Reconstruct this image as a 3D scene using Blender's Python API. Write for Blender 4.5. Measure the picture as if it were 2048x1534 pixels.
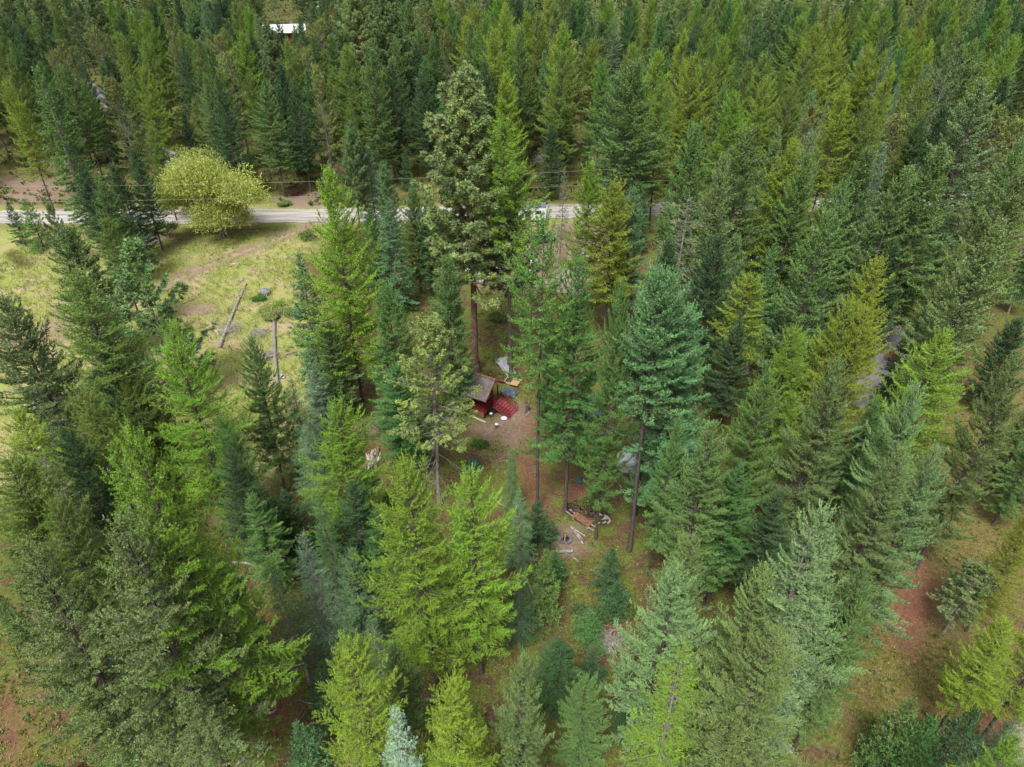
import bpy, math, random
import numpy as np
R = math.radians
S = bpy.context.scene
for o in list(bpy.data.objects): bpy.data.objects.remove(o)
COL = S.collection

# ---------------------------------------------------------------- camera
CAM_H, PITCH, FPX = 45.0, 34.5, 1365.3      # metres up, degrees below level, focal length in pixels of a 2048 px wide frame
cam = bpy.data.cameras.new("camera"); camo = bpy.data.objects.new("camera", cam); COL.objects.link(camo)
camo.location = (0, 0, CAM_H); camo.rotation_euler = (R(90 - PITCH), 0, 0)
cam.sensor_width = 36; cam.lens = 36 * FPX / 2048; cam.clip_end = 6000; cam.clip_start = 0.5
S.camera = camo
# ---------------------------------------------------------------- sky, sun, exposure (thin bright overcast)
SUN_EL, SUN_ROT = 58, 200
w = bpy.data.worlds.new("World"); S.world = w; w.use_nodes = True
nt = w.node_tree; nt.nodes.clear()
sky = nt.nodes.new("ShaderNodeTexSky"); sky.sky_type = 'NISHITA'; sky.sun_disc = False
sky.sun_elevation = R(SUN_EL); sky.sun_rotation = R(SUN_ROT); sky.dust_density = 3.0; sky.air_density = 1.0
hs = nt.nodes.new("ShaderNodeHueSaturation"); hs.inputs["Saturation"].default_value = 0.15
bg = nt.nodes.new("ShaderNodeBackground"); bg.inputs["Strength"].default_value = 0.072
wo = nt.nodes.new("ShaderNodeOutputWorld")
nt.links.new(sky.outputs[0], hs.inputs["Color"]); nt.links.new(hs.outputs[0], bg.inputs[0]); nt.links.new(bg.outputs[0], wo.inputs[0])
sl = bpy.data.lights.new("sun", 'SUN'); sl.energy = 1.5; sl.angle = R(16); sl.color = (1, 0.98, 0.945)
so = bpy.data.objects.new("sun", sl); COL.objects.link(so)
so.rotation_euler = (R(90 - SUN_EL), 0, R(180 - SUN_ROT))
S.view_settings.view_transform = 'Standard'; S.view_settings.look = 'None'
S.view_settings.exposure = 1.95; S.view_settings.gamma = 1.0
S.cycles.max_bounces = 6; S.cycles.diffuse_bounces = 3; S.cycles.transmission_bounces = 3; S.cycles.glossy_bounces = 2

# ---------------------------------------------------------------- helpers
_th = R(PITCH)
def at(x, y, z=0.0):
    """the point at height z that shows at photo position x, y (2048 px wide)"""
    dx = x - 1024.0; dy = FPX * math.cos(_th) - (y - 767) * math.sin(_th); dz = -FPX * math.sin(_th) - (y - 767) * math.cos(_th)
    t = (z - CAM_H) / dz
    return np.array([dx * t, dy * t, z])
def project(p):
    x, y, z = p[0], p[1], p[2] - CAM_H
    f = y * math.cos(_th) - z * math.sin(_th); u = y * math.sin(_th) + z * math.cos(_th)
    return 1024 + FPX * x / f, 767 - FPX * u / f, f

def tag(o, label=None, cat=None, group=None, kind=None):
    if label: o["label"] = label
    if cat: o["category"] = cat
    if group: o["group"] = group
    if kind or cat: o["kind"] = kind or "thing"
    return o
def thing(name, label, cat, loc=(0, 0, 0), rotz=0.0, group=None):
    o = bpy.data.objects.new(name, None); COL.objects.link(o); o.empty_display_size = 0.3
    o.location = loc; o.rotation_euler = (0, 0, rotz)
    return tag(o, label, cat, group)
def link(name, me, parent=None):
    o = bpy.data.objects.new(name, me); COL.objects.link(o)
    if parent is not None: o.parent = parent
    return o
def quads_mesh(name, V, F, mat, fv=None, smooth=False):
    V = np.asarray(V, np.float32).reshape(-1, 3); F = np.asarray(F, np.int32).reshape(-1, 4)
    me = bpy.data.meshes.new(name)
    me.vertices.add(len(V)); me.vertices.foreach_set("co", V.ravel())
    me.loops.add(F.size); me.loops.foreach_set("vertex_index", F.ravel())
    me.polygons.add(len(F)); me.polygons.foreach_set("loop_start", np.arange(0, F.size, 4, dtype=np.int32))
    if smooth: me.polygons.foreach_set("use_smooth", np.ones(len(F), bool))
    me.update(calc_edges=True)
    if fv is not None:
        a = me.attributes.new("tone", 'FLOAT', 'FACE'); a.data.foreach_set("value", np.asarray(fv, np.float32))
    me.materials.append(mat)
    return me

class MB:
    """collects simple solids; build() links them as one mesh object"""
    def __init__(s): s.v = []; s.f = []
    def add(s, v, f):
        n = len(s.v); s.v += [tuple(map(float, p)) for p in v]; s.f += [tuple(i + n for i in q) for q in f]; return s
    def box(s, c, d, rz=0, rx=0, ry=0):
        from mathutils import Euler, Vector
        m = Euler((rx, ry, rz)).to_matrix(); v = []
        for a in (-.5, .5):
            for b in (-.5, .5):
                for e in (-.5, .5): v.append(Vector(c) + m @ Vector((a * d[0], b * d[1], e * d[2])))
        return s.add(v, [(0, 1, 3, 2), (4, 6, 7, 5), (0, 4, 5, 1), (2, 3, 7, 6), (0, 2, 6, 4), (1, 5, 7, 3)])
    def bar(s, a, b, wd, ht=None):
        """a squared beam from a to b"""
        a = np.array(a, float); b = np.array(b, float); ht = ht or wd
        d = b - a; L = np.linalg.norm(d); d /= L
        sd = np.cross(d, (0, 0, 1.0)); n = np.linalg.norm(sd); sd = sd / n if n > 1e-4 else np.array([1.0, 0, 0]); up = np.cross(sd, d)
        v = []
        for p in (a, b):
            for i, j in ((-1, -1), (1, -1), (1, 1), (-1, 1)): v.append(p + sd * i * wd / 2 + up * j * ht / 2)
        return s.add(v, [(0, 1, 2, 3), (7, 6, 5, 4), (0, 4, 5, 1), (1, 5, 6, 2), (2, 6, 7, 3), (3, 7, 4, 0)])
    def tube(s, pts, rad, n=8, caps=True):
        pts = [np.array(p, float) for p in pts]
        if not hasattr(rad, '__len__'): rad = [rad] * len(pts)
        v = []; f = []
        for i, p in enumerate(pts):
            t = pts[min(i + 1, len(pts) - 1)] - pts[max(i - 1, 0)]; t = t / np.linalg.norm(t)
            ref = np.array([0, 0, 1.0]) if abs(t[2]) < .9 else np.array([1.0, 0, 0])
            a = np.cross(t, ref); a /= np.linalg.norm(a); b = np.cross(t, a)
            for k in range(n):
                q = 2 * math.pi * k / n; v.append(p + rad[i] * (a * math.cos(q) + b * math.sin(q)))
        for i in range(len(pts) - 1):
            for k in range(n):
                k2 = (k + 1) % n; f.append((i * n + k, i * n + k2, (i + 1) * n + k2, (i + 1) * n + k))
        if caps: f.append(tuple(range(n))[::-1]); f.append(tuple((len(pts) - 1) * n + k for k in range(n)))
        return s.add(v, f)
    def lathe(s, prof, n=24, c=(0, 0, 0)):
        v = []; f = []
        for r_, z in prof:
            for k in range(n):
                q = 2 * math.pi * k / n; v.append((c[0] + r_ * math.cos(q), c[1] + r_ * math.sin(q), c[2] + z))
        for i in range(len(prof) - 1):
            for k in range(n):
                k2 = (k + 1) % n; f.append((i * n + k, i * n + k2, (i + 1) * n + k2, (i + 1) * n + k))
        f.append(tuple(range(n))[::-1]); f.append(tuple((len(prof) - 1) * n + k for k in range(n)))
        return s.add(v, f)
    def build(s, name, mat, parent=None, smooth=False):
        me = bpy.data.meshes.new(name); me.from_pydata(s.v, [], s.f); me.update(); me.materials.append(mat)
        if smooth:
            for p in me.polygons: p.use_smooth = len(p.vertices) == 4
        return link(name, me, parent)
    def shift(s, o): s.v = [(a + o[0], b + o[1], c + o[2]) for a, b, c in s.v]; return s

# ---------------------------------------------------------------- materials
def N(nt_, t, **k):
    n = nt_.nodes.new(t)
    for a, b in k.items():
        if a in n.inputs: n.inputs[a].default_value = b
        else: setattr(n, a, b)
    return n
def base_mat(name, rough=.8, spec=.2, metal=0.0):
    m = bpy.data.materials.new(name); m.use_nodes = True
    p = m.node_tree.nodes["Principled BSDF"]; p.inputs["Roughness"].default_value = rough; p.inputs["Specular IOR Level"].default_value = spec; p.inputs["Metallic"].default_value = metal
    return m, m.node_tree, p
def noise_mat(name, c1, c2, scale=4.0, rough=.85, spec=.2, detail=6, stretch=(1, 1, 1), c3=None, bump=0.0, metal=0.0, coords="Object", lo=.35, hi=.65):
    m, nt_, p = base_mat(name, rough, spec, metal); L = nt_.links
    tc = N(nt_, "ShaderNodeTexCoord"); mp = N(nt_, "ShaderNodeMapping"); mp.inputs["Scale"].default_value = stretch
    nz = N(nt_, "ShaderNodeTexNoise", Scale=scale, Detail=detail); rp = N(nt_, "ShaderNodeValToRGB")
    L.new(tc.outputs[coords], mp.inputs[0]); L.new(mp.outputs[0], nz.inputs["Vector"]); L.new(nz.outputs["Fac"], rp.inputs[0])
    e = rp.color_ramp.elements; e[0].position = lo; e[1].position = hi; e[0].color = (*c1, 1); e[1].color = (*c2, 1)
    if c3: x = e.new((lo + hi) / 2); x.color = (*c3, 1)
    L.new(rp.outputs[0], p.inputs["Base Color"])
    if bump:
        b = N(nt_, "ShaderNodeBump", Strength=bump, Distance=.05); L.new(nz.outputs["Fac"], b.inputs["Height"]); L.new(b.outputs[0], p.inputs["Normal"])
    return m
def leaf_mat(name, sat_shift=(1.25, 1.1, .75), trans=.3, accent=None):
    """foliage: the tree's own colour (object colour), varied from spray to spray by the face value 'tone'"""
    m = bpy.data.materials.new(name); m.use_nodes = True; nt_ = m.node_tree; nt_.nodes.clear(); L = nt_.links
    oi = N(nt_, "ShaderNodeObjectInfo"); at_ = N(nt_, "ShaderNodeAttribute", attribute_name="tone")
    rp = N(nt_, "ShaderNodeValToRGB"); e = rp.color_ramp.elements
    e[0].position = 0; e[0].color = (.50, .48, .45, 1); e[1].position = 1; e[1].color = (sat_shift[0] * 1.25, sat_shift[1] * 1.32, sat_shift[2] * 1.3, 1)
    x = e.new(.5); x.color = (.92, .95, .9, 1)
    if accent:
        x = e.new(.955); x.color = (sat_shift[0] * 1.25, sat_shift[1] * 1.3, sat_shift[2] * 1.3, 1); e[-1].color = (*accent, 1); e[-1].position = .975
    mx = N(nt_, "ShaderNodeMix", data_type='RGBA', blend_type='MULTIPLY'); mx.inputs[0].default_value = 1
    L.new(oi.outputs["Color"], mx.inputs[6]); L.new(at_.outputs["Fac"], rp.inputs[0]); L.new(rp.outputs[0], mx.inputs[7])
    d = N(nt_, "ShaderNodeBsdfDiffuse", Roughness=.6); t = N(nt_, "ShaderNodeBsdfTranslucent"); g = N(nt_, "ShaderNodeBsdfGlossy", Roughness=.5)
    g.inputs["Color"].default_value = (.9, .95, 1, 1)
    a = N(nt_, "ShaderNodeMixShader"); a.inputs[0].default_value = trans; b = N(nt_, "ShaderNodeMixShader"); b.inputs[0].default_value = .035
    L.new(mx.outputs[2], d.inputs[0]); L.new(mx.outputs[2], t.inputs[0]); L.new(d.outputs[0], a.inputs[1]); L.new(t.outputs[0], a.inputs[2])
    L.new(a.outputs[0], b.inputs[1]); L.new(g.outputs[0], b.inputs[2])
    o = N(nt_, "ShaderNodeOutputMaterial"); L.new(b.outputs[0], o.inputs[0])
    return m
M = {}
M['needle'] = leaf_mat("conifer needles", (1.15, 1.1, .85), .08)
M['larch'] = leaf_mat("larch needles", (1.12, 1.08, .75), .18)
M['pine'] = leaf_mat("long pine needles", (1.2, 1.12, .8), .15, accent=(1.9, 1.3, .45))
M['leaf'] = leaf_mat("broad leaves", (1.25, 1.12, .8), .35)
M['bark_dark'] = noise_mat("dark bark", (.035, .028, .025), (.12, .10, .09), 3.0, .95, .1, stretch=(6, 6, 1), bump=.5)
M['bark_grey'] = noise_mat("grey bark", (.09, .08, .07), (.27, .25, .22), 3.0, .95, .1, stretch=(6, 6, 1), bump=.4)
M['bark_red'] = noise_mat("pine bark plates", (.05, .033, .028), (.19, .11, .075), 2.2, .95, .1, stretch=(5, 5, 1.2), bump=.6)
M['weathered'] = noise_mat("weathered grey log", (.11, .10, .09), (.31, .295, .275), 3.0, .85, .1, stretch=(1, 1, 1), c3=(.20, .18, .16))
M['dead_twig'] = noise_mat("dead twigs", (.16, .14, .12), (.40, .37, .33), 4, .9, .1)
M['red_paint'] = noise_mat("dark red paint", (.085, .006, .011), (.155, .011, .019), 5, .6, .3)
M['red_tread'] = noise_mat("worn red treads", (.13, .018, .026), (.25, .055, .06), 5, .7, .2)
M['siding'] = noise_mat("cedar siding", (.12, .06, .033), (.25, .135, .075), 3, .8, .15, stretch=(1, 1, 9))
M['plywood'] = noise_mat("raw plywood", (.24, .15, .08), (.36, .24, .14), 4, .8, .1, stretch=(1, 6, 1))
M['grey_wood'] = noise_mat("grey lumber", (.22, .19, .16), (.48, .44, .39), 4, .85, .1, stretch=(8, 1, 1))
M['pale_wood'] = noise_mat("pale lumber", (.25, .20, .15), (.42, .36, .29), 4, .85, .1)
M['metal_sheet'] = noise_mat("galvanised sheet", (.22, .235, .25), (.42, .435, .45), 3, .45, .5, metal=.35)
M['rust'] = noise_mat("rusty sheet", (.09, .04, .024), (.20, .10, .06), 5, .8, .2)
M['white'] = noise_mat("white plastic", (.44, .45, .46), (.58, .59, .60), 3, .5, .4)
M['dark'] = noise_mat("black rubber", (.012, .012, .013), (.035, .035, .037), 5, .7, .3)
M['tarp_green'] = noise_mat("dark green tarp", (.008, .035, .026), (.035, .095, .075), 6, .35, .5)
M['tarp_blue'] = noise_mat("grey blue tarp", (.022, .040, .052), (.055, .085, .105), 5, .5, .4)
M['stone'] = noise_mat("grey boulder", (.07, .07, .073), (.20, .20, .205), 5, .9, .2, bump=.3)
M['glass'] = noise_mat("window glass", (.01, .013, .016), (.03, .036, .042), 2, .1, .6)
M['char'] = noise_mat("charred wood", (.012, .010, .009), (.09, .05, .03), 6, .9, .1)
M['split_wood'] = noise_mat("split wood", (.22, .12, .055), (.38, .25, .12), 6, .85, .1)
M['firewood'] = noise_mat("firewood bark and ends", (.022, .015, .013), (.15, .10, .075), 7, .9, .1, c3=(.055, .038, .03))
M['car_green'] = noise_mat("dark green car paint", (.006, .03, .022), (.012, .045, .034), 2, .3, .5)
M['trailer'] = noise_mat("grey trailer roof", (.07, .08, .10), (.13, .14, .165), 2, .5, .4)
M['log_wall'] = noise_mat("red brown log wall", (.06, .018, .010), (.15, .045, .022), 3, .8, .2, stretch=(1, 1, 5))

def shingle_mat():
    m, nt_, p = base_mat("worn shingles", .9, .15); L = nt_.links
    tc = N(nt_, "ShaderNodeTexCoord"); br = N(nt_, "ShaderNodeTexBrick", Scale=1.0)
    br.inputs["Color1"].default_value = (.085, .065, .055, 1); br.inputs["Color2"].default_value = (.14, .108, .09, 1); br.inputs["Mortar"].default_value = (.03, .026, .025, 1)
    br.inputs["Brick Width"].default_value = .32; br.inputs["Row Height"].default_value = .17; br.inputs["Mortar Size"].default_value = .018
    nz = N(nt_, "ShaderNodeTexNoise", Scale=.8, Detail=5); mx = N(nt_, "ShaderNodeMix", data_type='RGBA')
    rp = N(nt_, "ShaderNodeValToRGB"); rp.color_ramp.elements[0].position = .5; rp.color_ramp.elements[1].position = .6
    L.new(tc.outputs["UV"], br.inputs["Vector"]); L.new(tc.outputs["Object"], nz.inputs["Vector"]); L.new(nz.outputs["Fac"], rp.inputs[0])
    L.new(rp.outputs[0], mx.inputs[0]); L.new(br.outputs[0], mx.inputs[6]); mx.inputs[7].default_value = (.105, .11, .105, 1)
    L.new(mx.outputs[2], p.inputs["Base Color"])
    return m
M['shingle'] = shingle_mat()

# ---------------------------------------------------------------- ground, roads
rngG = np.random.default_rng(5)
def value_noise(x, y, scale, seed=0, octaves=4):
    out = np.zeros_like(x); amp = 1.0; tot = 0
    for o_ in range(octaves):
        g = np.random.default_rng(seed * 17 + o_).random((257, 257)); s = scale / 2 ** o_
        u = x / s + 91.3 * o_; v = y / s + 37.1 * o_; iu = np.floor(u).astype(int); iv = np.floor(v).astype(int); fu = u - iu; fv = v - iv
        fu = fu * fu * (3 - 2 * fu); fv = fv * fv * (3 - 2 * fv); iu %= 256; iv %= 256
        out += amp * ((g[iu, iv] * (1 - fu) + g[iu + 1, iv] * fu) * (1 - fv) + (g[iu, iv + 1] * (1 - fu) + g[iu + 1, iv + 1] * fu) * fv); tot += amp; amp *= .5
    return out / tot
def poly_px(pts): return np.array([at(x, y)[:2] for x, y in pts])
def sdf(x, y, P):
    """signed distance to polygon P, inside positive"""
    d = np.full(x.shape, 1e9); ins = np.zeros(x.shape, bool); n = len(P)
    for i in range(n):
        a = P[i]; b = P[(i + 1) % n]; e = b - a; wx = x - a[0]; wy = y - a[1]
        t = np.clip((wx * e[0] + wy * e[1]) / (e @ e), 0, 1); d = np.minimum(d, np.hypot(wx - e[0] * t, wy - e[1] * t))
        c = ((a[1] > y) != (b[1] > y)); ex = (b[0] - a[0]) * (y - a[1]) / (b[1] - a[1] + 1e-12) + a[0]; ins ^= c & (x < ex)
    return np.where(ins, d, -d)
def dist_line(x, y, P):
    d = np.full(x.shape, 1e9)
    for a, b in zip(P[:-1], P[1:]):
        e = b - a; t = np.clip(((x - a[0]) * e[0] + (y - a[1]) * e[1]) / (e @ e), 0, 1); d = np.minimum(d, np.hypot(x - a[0] - e[0] * t, y - a[1] - e[1] * t))
    return d
CLEARING = poly_px([(-250, 452), (0, 455), (200, 468), (350, 490), (520, 462), (660, 446), (640, 500), (600, 520), (640, 700), (650, 800), (560, 900), (530, 1010), (430, 1040), (330, 960), (230, 960), (0, 1000), (-300, 1000)])
TRACK1 = poly_px([(640, 446), (520, 490), (400, 535), (320, 575), (220, 618), (120, 650), (-100, 720)])
DIRT = [poly_px(p) for p in (
    [(940, 850), (985, 842), (1035, 805), (1055, 850), (1045, 900), (1000, 935), (960, 900)],
    [(1108, 1050), (1160, 1040), (1170, 1090), (1150, 1105), (1108, 1103)],
    [(350, 612), (420, 610), (440, 625), (360, 630)],
    [(60, 650), (110, 610), (160, 620), (140, 690), (70, 690)],
    [(720, 852), (750, 850), (750, 866), (718, 866)],
    [(940, 470), (1180, 440), (1190, 560), (1060, 580), (950, 575)],
    [(0, 340), (100, 330), (140, 400), (60, 415), (0, 412)],
    [(555, 395), (640, 385), (640, 412), (560, 415)])]
REDDISH = [poly_px(p) for p in (
    [(1035, 830), (1068, 830), (1078, 960), (1100, 1050), (1070, 1040), (1040, 950)], [(1130, 960), (1190, 980), (1180, 1010), (1140, 1000)],
    [(1780, 1160), (1850, 1120), (1900, 1200), (1820, 1300), (1780, 1260)], [(1880, 1460), (2000, 1400), (2048, 1420), (2060, 1534), (1880, 1540)],
    [(1530, 1030), (1600, 1040), (1560, 1080)], [(0, 1390), (60, 1420), (50, 1534), (0, 1534)], [(520, 1220), (580, 1240), (560, 1440), (520, 1400)],
    [(1290, 1160), (1380, 1150), (1370, 1240), (1290, 1250)], [(1180, 1240), (1260, 1230), (1260, 1320), (1180, 1310)])]
GLADE = poly_px([(1880, 770), (2060, 720), (2200, 1000), (2080, 1100), (1990, 1360), (1840, 1480), (1740, 1500), (1700, 1400), (1760, 1200), (1850, 1000)])
def masks(x, y):
    n1 = value_noise(x, y, 9, 1) - .5; n2 = value_noise(x, y, 2.2, 2) - .5
    wob = n1 * 3.5 + n2 * 1.6
    sm = lambda d, w_: np.clip(d / w_ * .5 + .5, 0, 1)
    grass = sm(sdf(x, y, CLEARING) + wob, 2.2)
    far_verge = sm(5.5 - np.abs(y - 120) + wob, 2.0) * (x < 40)
    grass = np.maximum(grass, far_verge * .8)
    dirt = np.zeros_like(x)
    for P in DIRT: dirt = np.maximum(dirt, sm(sdf(x, y, P) + wob * .55, 1.2))
    dtr = dist_line(x, y, TRACK1)
    dirt = dirt * np.clip(.72 + n2 * 1.5 + n1 * 1.2, .15, 1)
    dirt = np.maximum(dirt, np.clip(1.5 - np.abs(dtr - 1.05) * 1.5 + n2 * 1.4 + n1 * .8, 0, 1) * .9)
    red = np.zeros_like(x)
    for P in REDDISH: red = np.maximum(red, sm(sdf(x, y, P) + wob * .7, 1.5))
    glade = sm(sdf(x, y, GLADE) + wob, 3)
    return grass, dirt, red, glade
def axis(lo, hi, step, far):
    a = np.arange(lo, hi + .01, step); t = np.geomspace(step * 2, far, 26)
    return np.concatenate([(lo - np.cumsum(t))[::-1], a, hi + np.cumsum(t)])
gx = axis(-75, 75, .42, 700); gy = axis(12, 135, .42, 900)
GX, GY = np.meshgrid(gx, gy, indexing='ij'); nx, ny = GX.shape
GZ = -.10 * value_noise(GX, GY, 3.0, 7); GZ[np.abs(GY - 120) < 6] = -.05
idx = np.arange(nx * ny).reshape(nx, ny)
GF = np.stack([idx[:-1, :-1], idx[1:, :-1], idx[1:, 1:], idx[:-1, 1:]], -1).reshape(-1, 4)
def ground_mat():
    m, nt_, p = base_mat("forest floor", .95, .08); L = nt_.links
    tc = N(nt_, "ShaderNodeTexCoord")
    def noise(sc, det=6, r=.6):
        n = N(nt_, "ShaderNodeTexNoise", Scale=sc, Detail=det, Roughness=r); L.new(tc.outputs["Object"], n.inputs["Vector"]); return n
    def ramp(n, stops):
        r = N(nt_, "ShaderNodeValToRGB"); e = r.color_ramp.elements; e[0].position = stops[0][0]; e[0].color = (*stops[0][1], 1); e[1].position = stops[-1][0]; e[1].color = (*stops[-1][1], 1)
        for q, c in stops[1:-1]: x = e.new(q); x.color = (*c, 1)
        L.new(n.outputs["Fac"], r.inputs[0]); return r
    def mix(f, a, b, fs=None):
        x = N(nt_, "ShaderNodeMix", data_type='RGBA'); L.new(f, x.inputs[0]); L.new(a, x.inputs[6]); L.new(b, x.inputs[7]); return x.outputs[2]
    fine = noise(5.5, 8, .75); mid = noise(.45, 6, .65); big = noise(.09, 4)
    litter = ramp(fine, [(.3, (0.032, 0.019, 0.013)), (.5, (0.083, 0.048, 0.030)), (.7, (0.144, 0.090, 0.058))])
    cover = ramp(fine, [(.3, (0.028, 0.042, 0.010)), (.5, (0.080, 0.100, 0.020)), (.68, (0.150, 0.145, 0.036))])
    f1 = ramp(mid, [(.40, (0, 0, 0)), (.56, (1, 1, 1))])
    forest = mix(f1.outputs[0], litter.outputs[0], cover.outputs[0])
    gfine = noise(4.2, 8, .8)
    grA = ramp(gfine, [(.3, (.075, .095, .024)), (.5, (.185, .205, .055)), (.7, (.32, .325, .11))])
    grB = ramp(gfine, [(.3, (.14, .10, .055)), (.5, (.27, .21, .125)), (.7, (.40, .33, .22))])
    f2 = ramp(noise(.22, 5, .6), [(.47, (0, 0, 0)), (.66, (1, 1, 1))])
    grass = mix(f2.outputs[0], grA.outputs[0], grB.outputs[0])
    dirt = ramp(noise(3.0, 8, .7), [(.3, (0.108, 0.068, 0.050)), (.55, (0.194, 0.137, 0.108)), (.75, (0.288, 0.223, 0.187))])
    red = ramp(fine, [(.3, (0.061, 0.027, 0.019)), (.55, (0.144, 0.063, 0.042)), (.75, (0.216, 0.115, 0.079))])
    gl = ramp(fine, [(.3, (0.040, 0.043, 0.013)), (.5, (0.108, 0.090, 0.029)), (.7, (0.202, 0.151, 0.079))])
    out = forest
    for nm, src in (("glade", gl.outputs[0]), ("red", red.outputs[0]), ("grass", grass), ("dirt", dirt.outputs[0])):
        a = N(nt_, "ShaderNodeAttribute", attribute_name=nm)
        out = mix(a.outputs["Fac"], out, src)
    L.new(out, p.inputs["Base Color"])
    b = N(nt_, "ShaderNodeBump", Strength=.5, Distance=.12); L.new(fine.outputs["Fac"], b.inputs["Height"]); L.new(b.outputs[0], p.inputs["Normal"])
    return m
gm = quads_mesh("ground", np.stack([GX, GY, GZ], -1), GF, ground_mat(), smooth=True)
for nm, a in zip(("grass", "dirt", "red", "glade"), masks(GX.ravel(), GY.ravel())):
    t = gm.attributes.new(nm, 'FLOAT', 'POINT'); t.data.foreach_set("value", a.astype(np.float32))
tag(link("ground", gm), kind="structure")

def road(name, pts, width, mat, z, step=.6, jit=.25, seed=1):
    """a strip of ground along pts with ragged edges"""
    P = [np.array(p[:2], float) for p in pts]; out = []
    from itertools import accumulate
    # Catmull-Rom through the points
    Q = []
    for i in range(len(P) - 1):
        p0 = P[max(i - 1, 0)]; p1 = P[i]; p2 = P[i + 1]; p3 = P[min(i + 2, len(P) - 1)]; n = max(2, int(np.linalg.norm(p2 - p1) / step))
        for k in range(n):
            t = k / n; Q.append(.5 * (2 * p1 + (p2 - p0) * t + (2 * p0 - 5 * p1 + 4 * p2 - p3) * t * t + (3 * p1 - p0 - 3 * p2 + p3) * t ** 3))
    Q.append(P[-1]); Q = np.array(Q); T = np.gradient(Q, axis=0); T /= np.linalg.norm(T, axis=1)[:, None]; Nn = np.stack([-T[:, 1], T[:, 0]], 1)
    g = np.random.default_rng(seed); m = len(Q); cols = 13; u = np.linspace(-1, 1, cols)
    jl = value_noise(Q[:, 0], Q[:, 1], 1.6, seed + 30) - .5; jr = value_noise(Q[:, 0], Q[:, 1], 1.6, seed + 60) - .5
    V = np.zeros((m, cols, 3))
    for j, uu in enumerate(u):
        hw = width / 2 + (jl if uu < 0 else jr) * jit * 4 * abs(uu)
        V[:, j, :2] = Q + Nn * (uu * hw)[:, None]; V[:, j, 2] = z - .02 * (abs(uu) == 1)
    ii = np.arange(m * cols).reshape(m, cols)
    F = np.stack([ii[:-1, :-1], ii[:-1, 1:], ii[1:, 1:], ii[1:, :-1]], -1).reshape(-1, 4)
    me = quads_mesh(name, V, F[:, ::-1], mat, smooth=True)
    uv = me.uv_layers.new(name="UVMap"); lv = np.zeros(len(me.loops), np.int32); me.loops.foreach_get("vertex_index", lv)
    LU = np.stack(np.broadcast_arrays(u[None, :], (np.arange(m) * step)[:, None]), -1).reshape(-1, 2)
    uv.data.foreach_set("uv", LU[lv].astype(np.float32).ravel())
    return tag(link(name, me), kind="structure")
def gravel_mat(name, c0, c1, c2, rut=.75):
    """stones, with two worn wheel ruts a side along the strip (u across -1..1)"""
    m, nt_, p = base_mat(name, .95, .1); L = nt_.links
    tc = N(nt_, "ShaderNodeTexCoord"); n = N(nt_, "ShaderNodeTexNoise", Scale=6, Detail=8, Roughness=.75); L.new(tc.outputs["Object"], n.inputs["Vector"])
    r = N(nt_, "ShaderNodeValToRGB"); e = r.color_ramp.elements; e[0].position = .3; e[0].color = (*c0, 1); e[1].position = .72; e[1].color = (*c2, 1); x = e.new(.5); x.color = (*c1, 1)
    L.new(n.outputs["Fac"], r.inputs[0])
    n2 = N(nt_, "ShaderNodeTexNoise", Scale=1.0, Detail=5); mp = N(nt_, "ShaderNodeMapping"); mp.inputs["Scale"].default_value = (5.0, .06, 1); L.new(tc.outputs["UV"], mp.inputs[0]); L.new(mp.outputs[0], n2.inputs["Vector"])
    r2 = N(nt_, "ShaderNodeValToRGB"); r2.color_ramp.elements[0].position = .42; r2.color_ramp.elements[0].color = (rut, rut, rut, 1); r2.color_ramp.elements[1].position = .56
    L.new(n2.outputs["Fac"], r2.inputs[0])
    mx = N(nt_, "ShaderNodeMix", data_type='RGBA', blend_type='MULTIPLY'); mx.inputs[0].default_value = 1; L.new(r.outputs[0], mx.inputs[6]); L.new(r2.outputs[0], mx.inputs[7]); L.new(mx.outputs[2], p.inputs["Base Color"])
    b = N(nt_, "ShaderNodeBump", Strength=.3, Distance=.04); L.new(n.outputs["Fac"], b.inputs["Height"]); L.new(b.outputs[0], p.inputs["Normal"])
    return m
M['gravel'] = gravel_mat("pale road gravel", (.21, .19, .168), (.31, .285, .258), (.40, .37, .34), .62)
M['drive'] = gravel_mat("grey drive gravel", (.11, .105, .105), (.17, .165, .165), (.24, .235, .235), .85)
M['track'] = gravel_mat("pinkish dirt track", (.14, .095, .08), (.22, .165, .15), (.31, .26, .245), .75)
road("gravel_road", [(-190, 117.5), (-80, 118.6), (-30, 119.4), (20, 122), (60, 125), (140, 133)], 6.8, M['gravel'], .05, seed=2, jit=.4)
road("left_driveway", [at(470, 436), at(425, 398), at(395, 372), at(352, 330), at(300, 285), at(235, 215), at(150, 160), at(90, 150)], 5.2, M['drive'], .03, seed=3, jit=.6)
road("right_driveway", [at(1400, 425), at(1470, 490), at(1530, 535), at(1640, 580), at(1735, 625), at(1795, 690), at(1760, 760), at(1690, 800)], 4.4, M['drive'], .03, seed=4, jit=.4)
road("yard_lane", [at(1210, 425), at(1180, 470), at(1165, 530), at(1120, 585)], 5, M['track'], .025, seed=8, jit=.9)
road("dirt_track", [at(2250, 1330), at(2120, 1430), at(2045, 1520), at(1990, 1590), at(1900, 1720)], 3.2, M['track'], .03, seed=5, jit=.4)

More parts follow.
